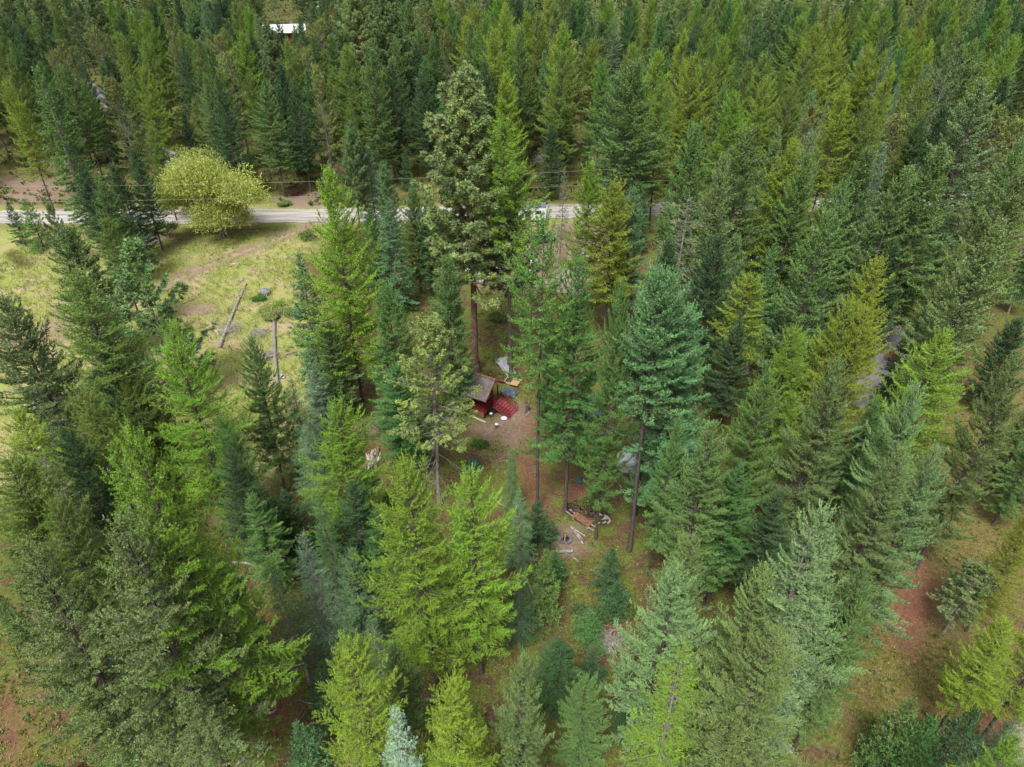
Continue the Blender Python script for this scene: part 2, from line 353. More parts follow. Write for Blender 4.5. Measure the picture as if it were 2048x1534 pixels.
# ---------------------------------------------------------------- low plants (uncountable)
def sprigs(P, D, ln, wd, rng, up=.0):
    """one pointed blade per row: base P, direction D, length, width -> verts, quads"""
    D = D / (np.linalg.norm(D, axis=1)[:, None] + 1e-9)
    A = rng.normal(size=P.shape); A[:, 2] += up * 3
    Sd = np.cross(D, A); Sd /= (np.linalg.norm(Sd, axis=1)[:, None] + 1e-9)
    ln = np.broadcast_to(ln, (len(P),))[:, None]; wd = np.broadcast_to(wd, (len(P),))[:, None]
    V = np.stack([P, P + D * ln * .5 - Sd * wd * .5, P + D * ln, P + D * ln * .5 + Sd * wd * .5], 1).reshape(-1, 3)
    F = np.arange(len(V)).reshape(-1, 4)
    return V, F
def scatter_cover(name, n, box, accept, blades, size, colour, mat, seed, flat=.6):
    g = np.random.default_rng(seed); x = g.uniform(box[0], box[1], n); y = g.uniform(box[2], box[3], n)
    keep = accept(x, y, g.random(n)); x = x[keep]; y = y[keep]; n = len(x)
    k = blades; P = np.repeat(np.stack([x, y, np.full(n, -.06)], 1), k, 0); P[:, :2] += g.normal(size=(n * k, 2)) * size * .45
    P[:, 2] += g.random(n * k) * size * .5
    D = g.normal(size=P.shape) * flat; D[:, 2] = np.abs(D[:, 2]) * .5 + .7
    sz = np.repeat(g.uniform(.6, 1.5, n), k) * g.uniform(.6, 1.2, n * k) * size
    V, F = sprigs(P, D, sz, sz * (.16 if flat < .55 else .6), g)
    t = np.clip(np.repeat(g.random(n), k) * .8 + g.random(n * k) * .3 - .03, 0, .95)
    o = link(name, quads_mesh(name, V, F, mat, t)); o.color = (*colour, 1)
    return tag(o, kind="stuff")
_zero = lambda x, y: masks(x, y)
def acc_grass(x, y, r):
    gr, di, re, gl = masks(x, y); return (gr - di > .35) & (np.abs(y - 119 - .02 * x) > 4.3) & (r < .25 + value_noise(x, y, 5, 11))
def acc_forest(x, y, r):
    gr, di, re, gl = masks(x, y); c = value_noise(x, y, 7, 12)
    return (gr < .4) & (di < .35) & (re < .5) & (r < np.clip((c - .36) * 4, .05, 1)) & (np.abs(y - 119 - .02 * x) > 4.5) & (dist_line(x, y, LANES) > 2.6)
def acc_far(x, y, r):
    return (r < np.clip((value_noise(x, y, 9, 14) - .3) * 3, .05, 1)) & (np.abs(x) < .82 * y) & (dist_line(x, y, LANE2) > 3.2)
LANE2 = poly_px([(450, 425), (425, 398), (395, 372), (352, 330), (300, 285), (235, 215), (150, 160), (90, 150)])
LANES = np.concatenate([poly_px([(1400, 425), (1470, 490), (1530, 535), (1640, 580), (1735, 625), (1795, 690), (1760, 760), (1690, 800)])])
scatter_cover("grass", 30000, (-80, 0, 38, 119), acc_grass, 7, .38, (.24, .265, .068), M['leaf'], 21, .5)
scatter_cover("undergrowth", 60000, (-45, 60, 17, 112), acc_forest, 8, .15, (.165, .185, .032), M['leaf'], 22, 1.1)
scatter_cover("far_brush", 14000, (-120, 110, 124.5, 235), acc_far, 9, .55, (.085, .115, .025), M['leaf'], 24, 1.0)
scatter_cover("fern_patches", 16000, (-40, 55, 17, 112), acc_forest, 8, .19, (.09, .145, .028), M['leaf'], 23, 1.0)

# ---------------------------------------------------------------- tree makers
def tubes(paths, radii, n=5):
    """many tapered limbs: paths (b,k,3), radii (b,k) -> verts, quads"""
    b, k, _ = paths.shape; T = np.gradient(paths, axis=1); T /= (np.linalg.norm(T, axis=2)[:, :, None] + 1e-9)
    A = np.cross(T, np.where(np.abs(T[:, :, 2:3]) < .9, [[[0, 0, 1.0]]], [[[1.0, 0, 0]]])); A /= (np.linalg.norm(A, axis=2)[:, :, None] + 1e-9); B = np.cross(T, A)
    q = np.arange(n) * 2 * math.pi / n
    V = paths[:, :, None, :] + radii[:, :, None, None] * (A[:, :, None, :] * np.cos(q)[None, None, :, None] + B[:, :, None, :] * np.sin(q)[None, None, :, None])
    ii = np.arange(b * k * n).reshape(b, k, n); jj = np.roll(ii, -1, 2)
    F = np.stack([ii[:, :-1], jj[:, :-1], jj[:, 1:], ii[:, 1:]], -1).reshape(-1, 4)
    return V.reshape(-1, 3), F
def joinq(parts):
    V = []; F = []; n = 0
    for v, f in parts: V.append(v); F.append(f + n); n += len(v)
    return np.concatenate(V), np.concatenate(F)

def conifer(seed, H=25., zb=.25, Rm=3.2, top=1.15, pw=.8, bulge=.25, dz=.42, nb=5, e0=-12, e1=45, droop=.10, upt=.12, tw=.16, twl=.6, twa=55, hang=0.,
            sp=.09, sl=.22, sw=.075, spr=.55, burst=0, bl=.3, miss=.08, ragged=.25, bare=8, barel=1.4, tr=.2, lean=.0, asym=.15, lit=.25, inner=.15, tipup=.25):
    g = np.random.default_rng(seed)
    # trunk
    k = 14; tz = np.linspace(0, 1, k); bend = np.cumsum(g.normal(size=(k, 2)) * .035, 0) * H / 25
    path = np.stack([bend[:, 0] + lean * H * tz ** 2, bend[:, 1], tz * H - .35 * (1 - tz)], -1); rad = tr * ((1 - tz) ** .8 * .95 + .05) * (1 + .5 * np.exp(-tz * 40))
    axis_at = lambda z: np.stack([np.interp(z, path[:, 2], path[:, 0]), np.interp(z, path[:, 2], path[:, 1])], -1)
    wood = [tubes(path[None], rad[None], 8)]
    # branches
    z0 = zb * H; zs = []; az = []; z = z0; a0 = g.random() * 6.28
    while z < H * .985:
        t = (z - z0) / (H - z0); n = max(3, int(round(nb * (1 - .25 * t))))
        for i in range(n):
            if g.random() < miss * (1.4 - t): continue
            zs.append(z + g.normal() * dz * .35); az.append(a0 + i * 6.283 / n + g.normal() * .3)
        a0 += 1.1 + g.random(); z += dz * (1 - .45 * t) * g.uniform(.8, 1.25)
    zs = np.clip(np.array(zs), z0 * .95, H * .99); az = np.array(az); m = len(zs); t = np.clip((zs - z0) / (H - z0), 0, 1)
    prof = (1 - t) ** pw * (1 - bulge * np.exp(-((t) / .22) ** 2)) + .03
    lump = 1 + asym * np.sin(az * 2 + seed) + asym * np.sin(az + zs * .35 + seed * 2.)
    Lb = Rm * prof * np.clip(1 + g.normal(size=m) * ragged, .45, 1.5) * lump
    el = np.radians(e0 + (e1 - e0) * t ** top + g.normal(size=m) * 7)
    kk = 7; s = np.linspace(0, 1, kk)
    base = np.concatenate([axis_at(zs), zs[:, None]], 1)
    out = np.stack([np.cos(az), np.sin(az), 0 * az], 1)
    dr = droop * (1 - t) ** .5 * g.uniform(.6, 1.4, m)
    def bpos(i, u):
        """point at fraction u along branch i"""
        L_ = Lb[i]; r = L_ * u * np.cos(el[i]); zz = L_ * (u * np.sin(el[i]) - dr[i] * u * u * 2 + upt * u ** 3.5 * 1.4)
        p = base[i] + out[i] * r[:, None]; p[:, 2] += zz; return p
    I = np.repeat(np.arange(m), kk); P = bpos(I, np.tile(s, m)).reshape(m, kk, 3)
    side_w = np.stack([-np.sin(az), np.cos(az), 0 * az], 1); P += side_w[:, None] * (g.normal(size=m) * .10 * Lb)[:, None, None] * (s ** 2)[None, :, None]
    sidebend = None
    rb = (np.clip(.012 + .011 * Lb, .012, .07) * H / 25)[:, None] * (1 - .8 * s)[None]
    wood.append(tubes(P, rb, 4))
    if bare:
        n = bare; zz = g.uniform(.12 * H, z0 + .12 * (H - z0), n) ; a = g.random(n) * 6.28; L_ = barel * g.uniform(.4, 1.2, n)
        o_ = np.stack([np.cos(a), np.sin(a), g.uniform(-.55, .15, n)], 1); u = np.linspace(0, 1, 5)
        Q = np.concatenate([axis_at(zz), zz[:, None]], 1)[:, None] + o_[:, None] * (L_[:, None] * u[None])[:, :, None]; Q[:, :, 2] -= (L_[:, None] * u[None] ** 2) * .25
        Q += g.normal(size=Q.shape) * .05 * u[None, :, None]
        wood.append(tubes(Q, .022 * (1 - .8 * u)[None] * np.ones((n, 1)), 4))
        k2 = n * 5; j = g.integers(0, n, k2); uu = g.uniform(.3, .95, k2); st = Q[j, 0] * (1 - uu)[:, None] + Q[j, -1] * uu[:, None]; dd = o_[j] * .5 + g.normal(size=(k2, 3)) * .5
        Q2 = st[:, None] + dd[:, None] * (np.linspace(0, 1, 3)[None] * (.55 * L_[j] * (1 - uu) + .2)[:, None])[:, :, None]
        wood.append(tubes(Q2, .010 * np.array([1, .7, .2])[None] * np.ones((k2, 1)), 3))
    # twigs
    nt_ = np.maximum(3, (Lb / tw * 1.15).astype(int)); bi = np.repeat(np.arange(m), nt_); n = len(bi)
    u = inner + (1 - inner) * g.random(n) ** .8; pos = bpos(bi, u)
    pos += side_w[bi] * 0
    tan = bpos(bi, np.minimum(u + .05, 1.05)) - bpos(bi, np.minimum(u + .05, 1.05) - .08); tan /= (np.linalg.norm(tan, axis=1)[:, None] + 1e-9)
    sd = np.cross(tan, [0, 0, 1.0]); sd /= (np.linalg.norm(sd, axis=1)[:, None] + 1e-9)
    sg = np.where(g.random(n) < .5, 1, -1); ang = np.radians(twa + g.normal(size=n) * 14)
    td = tan * np.cos(ang)[:, None] + sd * (np.sin(ang) * sg)[:, None]; td[:, 2] += g.normal(size=n) * .22 - hang + tipup * u
    td /= np.linalg.norm(td, axis=1)[:, None]
    tl = twl * (.35 + .65 * (1 - u) ** .5) * np.clip(Lb[bi] / (Rm * .55), .35, 1.1) * g.uniform(.6, 1.25, n)
    # leaders: a tuft at each branch tip and the tree top
    tip = bpos(np.arange(m), np.full(m, .96)); tdt = bpos(np.arange(m), np.full(m, 1.05)) - tip; tdt /= (np.linalg.norm(tdt, axis=1)[:, None] + 1e-9); tdt[:, 2] += tipup
    pos = np.concatenate([pos, tip]); td = np.concatenate([td, tdt]); tl = np.concatenate([tl, np.full(m, twl * .5)]); bi = np.concatenate([bi, np.arange(m)]); u = np.concatenate([u, np.ones(m)])
    ztop = np.linspace(H * .93, H * 1.0, 7); ptop = np.concatenate([axis_at(ztop), ztop[:, None]], 1); n7 = len(ptop)
    pos = np.concatenate([pos, ptop]); td = np.concatenate([td, np.tile([0, 0, 1.0], (n7, 1))]); tl = np.concatenate([tl, np.full(n7, .45 * H / 25)]); bi = np.concatenate([bi, np.full(n7, m - 1)]); u = np.concatenate([u, np.ones(n7)])
    brt = g.random(m) * .5
    if burst:
        # rounded puffs of long needles at the twig ends
        n = len(pos); c = pos + td * tl[:, None]; k_ = burst
        D = g.normal(size=(n * k_, 3)); D /= np.linalg.norm(D, axis=1)[:, None]; D = D + np.repeat(td, k_, 0) * .55; D[:, 2] += .25
        Pp = np.repeat(c, k_, 0); ln = bl * g.uniform(.7, 1.2, n * k_)
        Vf, Ff = sprigs(Pp, D, ln, sw * g.uniform(.7, 1.3, n * k_), g)
        tone = np.clip(np.repeat(brt[bi] + g.random(n) * .45, k_) + g.random(n * k_) * .18 - .05, 0, .94)
        acc = np.repeat(g.random(n) < .006, k_); tone[acc] = .99
        wood.append(tubes(np.stack([pos, pos + td * tl[:, None] * .5, c], 1), .014 * np.array([[1, .8, .5]]) * np.ones((n, 1)), 3))
    else:
        ns = np.maximum(2, (tl / sp).astype(int) + 1); ti = np.repeat(np.arange(len(pos)), ns); n = len(ti); v = g.random(n)
        Pp = pos[ti] + td[ti] * (tl[ti] * v)[:, None]; Pp[:, 2] -= hang * tl[ti] * v * v * .6
        D = td[ti] + g.normal(size=(n, 3)) * spr; D[:, 2] += lit
        Vf, Ff = sprigs(Pp, D, sl * g.uniform(.6, 1.25, n) * (.75 + .35 * (1 - v)), sw * g.uniform(.7, 1.3, n), g, .3)
        tone = np.clip(brt[bi[ti]] * .7 + g.random(len(pos))[ti] * .42 + g.random(n) * .25 + .08 * v - .06, 0, .94)
    Vw, Fw = joinq(wood)
    return (Vw, Fw), (Vf, Ff, tone)

PROTO = {}
def proto(kind, i, leaf, bark, **k):
    (Vw, Fw), (Vf, Ff, t) = conifer(1000 + sum(map(ord, kind)) * 31 + i * 77, **k)
    PROTO.setdefault(kind, []).append((quads_mesh(kind + "_wood", Vw, Fw, M[bark], smooth=True), quads_mesh(kind + "_crown", Vf, Ff, M[leaf], t), k.get('H', 25.), k.get('Rm', 3.2)))
for i in range(5):   # dense fir: layered upswept boughs with tufted ends
    proto('fir', i, 'needle', 'bark_dark', H=25, zb=(.20, .27, .15, .24, .18)[i], Rm=(4.2, 3.9, 4.4, 3.8, 4.1)[i], pw=(.66, .74, .6, .7, .58)[i], bulge=.3, dz=.55, nb=6, e0=-12, e1=50, droop=.10, upt=.24, tw=.10, twl=.68, twa=50, sp=.045, sl=.19, sw=.095, spr=.6, lit=.15, ragged=.2, miss=.06, asym=.12, tipup=.5)
for i in range(4):   # larch: feathery, open, soft hanging fronds
    proto('larch', i, 'larch', 'bark_dark', H=25, zb=(.26, .34, .22, .30)[i], Rm=(4.2, 3.7, 4.5, 3.9)[i], pw=(.62, .58, .7, .6)[i], bulge=.2, dz=.46, nb=5, e0=-14, e1=52, droop=.10, upt=.26, tw=.11, twl=.95, twa=46, hang=.08, sp=.045, sl=.17, sw=.075, spr=.95, lit=.15, ragged=.25, miss=.1, asym=.16, tipup=.4)
for i in range(3):   # spruce: narrow, tiered, drooping then upturned
    proto('spruce', i, 'needle', 'bark_grey', H=22, zb=(.10, .2, .14)[i], Rm=(2.9, 3.1, 2.7)[i], pw=(.8, .85, .72)[i], bulge=.1, dz=.44, nb=5, e0=-20, e1=35, droop=.14, upt=.2, tw=.10, twl=.6, twa=50, hang=.06, sp=.05, sl=.2, sw=.095, spr=.5, lit=.2, ragged=.2, miss=.05, asym=.08)
for i in range(3):   # tall pine with long needles in puffs and a bare trunk
    proto('pine', i, 'pine', 'bark_red', H=30, zb=(.40, .36, .43)[i], Rm=(5.0, 4.5, 5.2)[i], pw=(.72, .62, .66)[i], bulge=.3, dz=.5, nb=6, e0=-5, e1=55, droop=.06, upt=.22, tw=.27, twl=.8, twa=50, burst=30, bl=.38, sw=.085, ragged=.22, miss=.1, inner=.25, bare=14, barel=1.6, tr=.34, asym=.18)
for i in range(3):   # ragged pine with dead lower limbs
    proto('lodgepole', i, 'pine', 'bark_grey', H=20, zb=(.35, .42, .3)[i], Rm=(2.7, 2.4, 2.9)[i], pw=(.5, .55, .45)[i], bulge=.1, dz=.42, nb=5, e0=-10, e1=48, droop=.07, upt=.2, tw=.17, twl=.55, twa=50, burst=22, bl=.20, sw=.075, ragged=.35, miss=.2, inner=.35, bare=34, barel=2.2, tr=.17, asym=.22)
for i in range(2):   # thin old spruce hung with grey lichen, most branches bare
    proto('snag', i, 'needle', 'bark_grey', H=22, zb=.25, Rm=(2.2, 2.5)[i], pw=.7, bulge=.0, dz=.42, nb=4, e0=-22, e1=30, droop=.16, upt=.15, tw=.18, twl=.65, twa=50, hang=.3, sp=.09, sl=.22, sw=.075, spr=.8, ragged=.4, miss=.2, bare=30, barel=1.9, tr=.17)
for i in range(3):   # young conifer, green to the ground
    proto('young', i, 'needle', 'bark_dark', H=9, zb=.04, Rm=(2.2, 2.0, 2.4)[i], pw=(.8, .9, .7)[i], bulge=.05, dz=.34, nb=5, e0=-4, e1=45, droop=.10, upt=.14, tw=.12, twl=.6, twa=52, sp=.08, sl=.24, sw=.09, spr=.55, ragged=.2, miss=.06, bare=0, tr=.11)
for i in range(2):   # young long-needled pine
    proto('youngpine', i, 'pine', 'bark_grey', H=12, zb=.12, Rm=(2.8, 2.5)[i], pw=.6, bulge=.15, dz=.6, nb=5, e0=5, e1=55, droop=.05, upt=.2, tw=.26, twl=.55, twa=50, burst=28, bl=.30, sw=.065, ragged=.25, miss=.12, inner=.35, bare=6, barel=1., tr=.14)

for i in range(3):   # the same firs and larches in finer sprays, for the trees nearest the lens
    proto('fir_near', i, 'needle', 'bark_dark', H=25, zb=(.20, .27, .17)[i], Rm=(4.4, 4.0, 4.5)[i], pw=(.66, .74, .6)[i], bulge=.3, dz=.55, nb=6, e0=-12, e1=50, droop=.10, upt=.24, tw=.095, twl=.68, twa=50, sp=.017, sl=.14, sw=.046, spr=.55, lit=.15, ragged=.24, miss=.07, asym=.14, tipup=.5)
    proto('larch_near', i, 'larch', 'bark_dark', H=25, zb=(.26, .32, .22)[i], Rm=(4.1, 3.7, 4.4)[i], pw=(.68, .64, .74)[i], bulge=.2, dz=.44, nb=6, e0=-12, e1=46, droop=.12, upt=.26, tw=.14, twl=1.0, twa=46, hang=.10, sp=.016, sl=.115, sw=.036, spr=.95, lit=.15, ragged=.3, miss=.12, asym=.16, tipup=.4)
    proto('spruce_near', i, 'needle', 'bark_grey', H=22, zb=(.10, .2, .14)[i], Rm=(2.9, 3.1, 2.7)[i], pw=(.8, .85, .72)[i], bulge=.1, dz=.46, nb=5, e0=-20, e1=35, droop=.14, upt=.2, tw=.11, twl=.7, twa=50, hang=.06, sp=.028, sl=.14, sw=.034, spr=.45, lit=.2, ragged=.22, miss=.06, asym=.1)

for i in range(2):   # the same with the lower half of the stem bare
    proto('fir_high', i, 'needle', 'bark_dark', H=25, zb=(.60, .63)[i], Rm=(3.4, 3.2)[i], pw=(.6, .66)[i], bulge=.25, dz=.50, nb=7, e0=-3, e1=50, droop=.10, upt=.24, tw=.10, twl=.68, twa=50, sp=.04, sl=.17, sw=.08, spr=.6, lit=.15, ragged=.22, miss=.07, asym=.14, tipup=.5, bare=16, barel=1.5)
    proto('larch_high', i, 'larch', 'bark_dark', H=25, zb=(.50, .55)[i], Rm=(2.8, 3.2)[i], pw=(.6, .66)[i], bulge=.1, dz=.46, nb=5, e0=-14, e1=50, droop=.10, upt=.26, tw=.12, twl=.85, twa=46, hang=.08, sp=.04, sl=.16, sw=.065, spr=.95, lit=.15, ragged=.28, miss=.12, asym=.16, tipup=.4, bare=22, barel=1.7)
TINT = {  # leaf colours (linear)
 'lb': (0.156, 0.274, 0.020), 'ly': (0.197, 0.274, 0.022), 'lo': (0.133, 0.201, 0.027), 'lg': (0.096, 0.212, 0.038),
 'dm': (0.101, 0.179, 0.045), 'dp': (0.147, 0.230, 0.090), 'do': (0.126, 0.186, 0.057), 'dd': (0.044, 0.097, 0.032), 'db': (0.098, 0.194, 0.077), 'dg': (0.068, 0.156, 0.040),
 'bs': (.130, .205, .118), 'pg': (.118, .185, .066), 'pp': (.155, .235, .072), 'po': (0.171, 0.206, 0.055), 'sn': (0.125, 0.153, 0.087), 'wh': (0.249, 0.366, 0.261)}
WORD = {'lb': 'bright green', 'ly': 'yellow green', 'lo': 'olive green', 'lg': 'fresh green', 'dm': 'mid green', 'dp': 'pale sage', 'do': 'olive', 'dd': 'dark green', 'db': 'bluish green',
        'dg': 'deep green', 'bs': 'silver blue', 'pg': 'grey green', 'pp': 'pale grey green', 'po': 'yellow olive', 'sn': 'grey lichen hung', 'wh': 'whitish'}
KINDS = {'fir': ('fir_tree', 'fir', 'dense fir'), 'larch': ('larch_tree', 'larch', 'feathery larch'), 'spruce': ('spruce_tree', 'spruce', 'narrow spruce'), 'pine': ('pine_tree', 'pine', 'tall pine'),
         'lodgepole': ('lodgepole_tree', 'pine', 'ragged thin pine'), 'snag': ('old_spruce_tree', 'spruce', 'sparse spruce'), 'young': ('young_conifer', 'conifer', 'young conifer'), 'youngpine': ('young_pine', 'pine', 'young pine'), 'fir_high': ('fir_tree', 'fir', 'bare stemmed fir'), 'larch_high': ('larch_tree', 'larch', 'bare stemmed larch')}
CODE = {'L': 'larch', 'D': 'fir', 'S': 'spruce', 'P': 'pine', 'G': 'lodgepole', 'X': 'snag', 'Y': 'young', 'Q': 'youngpine', 'H': 'fir_high', 'M': 'larch_high'}
GROUPS = {'larch': 'larches among the firs', 'fir': 'dense firs of the forest', 'spruce': 'spruces of the forest', 'pine': 'tall pines', 'lodgepole': 'ragged thin pines', 'snag': 'sparse old spruces', 'young': 'young conifers', 'youngpine': 'young pines', 'fir_high': 'dense firs of the forest', 'larch_high': 'larches among the firs'}
# kind, tint, treetop x, treetop y (photo), height m ('b' = known foot x y instead), width factor
TREES = """
S dm 89 135 b195x470 1.25
L ly 240 68 24 .8|L ly 291 140 22 .85|S dd 155 107 22 .9|D dd 205 132 19 .8|L lo 168 160 18 .7|L lo 22 120 21 .8|L ly 8 165 22 .8|P pg 62 -15 27 .8|P pg 172 -10 27 .9|L lo 282 -30 27 .95|L lo 235 -5 24 .8
D dp 408 5 27 .95|D dm 372 -5 24 .8|G po 441 75 22 1|G do 452 42 22 1|L lb 494 15 23 .8|S dp 512 28 22 1|D dm 541 60 20 .8|D dg 596 32 21 .8|P pg 603 82 18 .7|G po 640 45 23 1.1|D dg 616 140 19 .9|S dm 655 180 17 .6|L lo 500 148 20 .8|G po 455 110 21 1.2|L lo 386 200 15 .8|D dd 365 225 14 .7|D dd 430 150 22 .9|D dd 560 170 18 .9|D dd 585 210 15 .8
L lb 660 340 b725x805 1.05|P pg 690 255 20 .7|Y dd 15 405 7 .8|Y dm 50 400 8 1|Q pg 97 415 9 .7|D dm 130 458 17 1.3|L lo 212 440 15 .9|D dm 205 365 15 .9|Q pg 262 502 18 1.4|D dd 160 330 16 .9|S dd 185 395 9 1.3|D dd 232 330 15 .9|D dd 265 300 16 .8|L lo 300 255 16 .8
P pp 705 -40 32 1.1|P pg 768 -30 33 1.25|D dd 835 85 23 .9|D dg 850 115 22 1.15|L lb 878 -25 27 1.1|L lg 925 -20 26 .9|S dd 972 -30 27 .8|D dm 1000 -25 25 .9|L lb 1030 84 22 .95|L lo 1058 115 20 .8|S db 1093 100 21 1|G po 1140 90 23 1.5|D dd 1035 -10 26 1|D dm 1112 10 24 1|L lb 1150 -15 25 .9|D dm 1176 48 23 .8|G po 1200 80 22 1.1|L lg 1208 125 23 .9|D dg 1256 15 24 .8|L ly 1305 -10 25 .8|L lg 1283 100 22 .8
P pp 1345 -5 29 .9|D dm 1272 128 27 1.45|D dg 1243 150 24 .8|P pp 932 160 b953x740 1.4|M lb 1030 240 b1023x757 1.0|P pg 1056 330 b1018x735 .6|X sn 1113 335 b1118x540 .75|S bs 733 290 17 1.05|D db 768 330 15 .9|S db 774 397 16 1.1|D dg 737 420 14 .8|D dm 825 380 15 .9|D dg 850 400 14 .8|D dg 882 200 17 .9|L lo 700 205 17 .6|L lg 690 250 14 .6
L lb 1180 333 21 .8|L ly 1236 370 20 1.1|D db 1272 375 19 .85|M lg 1095 430 b1074x1022 .9|L lo 1332 172 23 .9|L ly 1377 120 23 .8|X sn 1382 400 22 1.5|Y dd 1135 240 9 1|D dd 1105 250 14 .8|Y dg 900 290 10 1.1
L lb 1392 3 25 .8|P pg 1423 -5 26 .7|L lb 1474 -5 26 1|P pp 1553 0 27 .9|L lg 1611 -8 26 1|L lo 1659 8 25 .9|L ly 1678 27 26 .9|L lo 1715 13 24 .7|D dg 1744 -10 25 .8|L lo 1790 -12 26 1.1|L ly 1843 -14 26 .9|L lo 1881 -8 26 .9|D bs 1925 6 23 .7|D dp 1967 -6 25 .9|P pp 2018 18 25 .8|L ly 1912 44 23 .8|L ly 1860 84 23 .8|D dp 1956 64 23 .9|D dp 2028 82 23 1|L ly 1984 120 22 .8
D dp 1977 160 28 1.2|G do 1924 113 23 1.4|L lo 1850 160 23 1|D db 1803 100 22 .7|L ly 1772 106 22 .7|L ly 1742 88 23 .8|S bs 1724 98 21 1|L ly 1785 133 23 .8|S bs 1799 168 19 .8|S bs 1611 116 22 1.1|L lo 1567 133 21 .7|L ly 1392 110 25 1.1|L lg 1428 86 23 .8|L lb 1452 72 25 .9|L lo 1502 126 22 .8|L ly 1535 154 23 .9|D do 1452 164 22 .8|L lb 1470 190 22 1|L lo 1589 178 22 .9|D dp 1632 184 20 .7|S bs 1654 202 19 .8|L ly 1687 174 24 .9|L lo 1738 205 22 .9|G po 1620 216 20 1|G po 1796 236 19 1.2|D dd 1893 212 20 .9
D dm 1397 254 24 .95|D dm 1498 262 25 1.05|D do 1447 311 24 .9|D do 1556 260 23 .8|L ly 1587 282 b1508x640 1.1|D dm 1612 308 23 .8|D dp 1626 270 23 .8|D dm 1731 298 23 .95|S bs 1768 290 21 .9|D dm 1802 342 23 1|D dm 1888 295 25 1.1|D dm 1690 366 22 .85|D dm 1652 427 25 1.05|D dd 1796 480 16 .8|D dm 2042 284 24 1|D do 2038 346 23 1|D do 1988 437 25 1.15|D do 1922 490 18 .7|G po 2010 220 21 1.2|G po 2032 248 21 1.2|D dd 1850 240 21 .9|D dd 1840 330 18 .9|L lo 1835 250 20 .8
L lo 160 548 23 1.4|D do 4 597 21 1.3|S bs 62 735 8 1|L lb 328 650 21 .98|S db 595 507 17.5 1|D dm 502 675 b572x985 .85|D dm 653 648 12 .9|S bs 622 729 9 1|S db 581 756 12 1|S db 605 852 12 1.1|L lb 660 804 b722x1100 1.0|L ly 32 820 17 1.15|D dd 130 848 16 .9|L lo 165 780 17 1.05|L lb 283 863 b525x1508 1.08|D dd 562 982 9 .8|L lo 5 925 18 1.4|D dd 205 700 17 .9|L lo 255 760 15 .8|X sn 95 905 15 1
L lg 776 572 18 .8|S dm 765 640 15 .9|D dg 795 730 13 1.1|G po 849 652 b880x1010 1.25|D dm 893 517 18.5 .85|D dg 1138 520 b1130x1021 .92|D dm 1234 566 b1191x1079 .55|H db 1291 550 b1258x1100 1.0|H db 1333 572 23 1.15|D db 1374 613 22 1.2|D dm 1330 836 b1296x1150 .62|D dm 1428 842 19 1.05|L lb 847 924 b876x1382 1|L lb 980 933 b963x1345 1.08|S dg 1026 897 8 .7|S db 1040 985 9 1|G do 1376 740 14 1|Y dd 1075 1005 5 .9|Y dg 1110 1105 4 1.0|X sn 1160 640 b1142x918 .8
D do 62 1090 22.5 1.25|D do 225 1045 24 1.3|Y dm 215 1440 7 .9|X dm 548 1117 13 1.2|S bs 608 1072 14 1.2|D db 697 1100 14 .95|Y db 595 1450 6 1|L ly 700 1290 18 .95|D dm 780 1290 12 .9|S db 752 1245 9 1|L ly 897 1370 17 1|S wh 793 1420 14 .9|D do 1045 1320 17 .85|D dm 1168 1358 11 .8|D dp 1357 1125 19 .95|Y dd 1224 1098 5 1|Y dd 1237 1165 4 1.1|S lb 1372 1300 15 1.2|Y dg 1185 1225 3 1.2|L lo 40 1000 15 1.1|Y dd 640 1330 6 1|Y dm 1090 1100 8 1
D dp 1669 1015 22 1.05|S dp 1637 1085 21 1.5|D do 1519 1133 19 .8|D do 1545 1258 18 1|D do 1390 1072 17 .85|D do 1800 904 20 .95|D dp 1869 902 20 .9|L ly 1922 1250 b1866x1475 .75|L ly 2030 1175 b1962x1478 .8|L ly 2046 1005 b1932x1262 .7|Y dm 1816 1405 8 .9|Y dg 1860 1440 8 1|Y dd 1950 1425 7 1|G do 1915 1130 b1888x1262 1.2|S dd 2040 1440 6 1|L lb 2046 1480 15 .8|D do 1720 1200 15 .7
D dd 470 900 14 1|D dm 508 985 11 1|L lg 440 835 15 .9|S dg 640 990 12 1|D dd 705 965 12 1|D dg 762 1012 11 1|D dd 1110 1275 9 1|D dd 1290 1335 9 .9|D dg 1482 932 15 .95|D dd 1562 985 13 .9|D dm 1748 1125 17 .85|D dm 588 50 20 .9|S dd 1040 1150 8 1|D dd 420 1120 12 1|L lo 90 1010 16 1|D dg 1100 640 15 .5|M ly 1485 551 b1440x830 1.2|L ly 1765 520 19 .9|G po 1822 545 10.5 1.5|L ly 1697 598 20 1|L ly 1741 616 20 .9|L lb 1594 655 19 1|L ly 1888 660 19 1.05|D do 1676 720 21 .95|D dm 1527 748 21 .9|D dp 1833 780 20 .9|D dd 1973 640 b1956x828 .9|D do 2042 712 21 .9|D dm 2075 870 b1985x1050 .8|D dm 2085 800 b1970x1000 .8|D dd 1440 470 20 .9|D dd 1340 480 19 .8|D dd 1590 560 15 .8|D dd 1480 640 14 .8|D dd 1560 720 14 .8|D dg 1750 800 14 .8
"""
rt = np.random.default_rng(77)
PLACED = []     # [kind, tint, x, y, height, width factor, top px, top py, label-or-None]
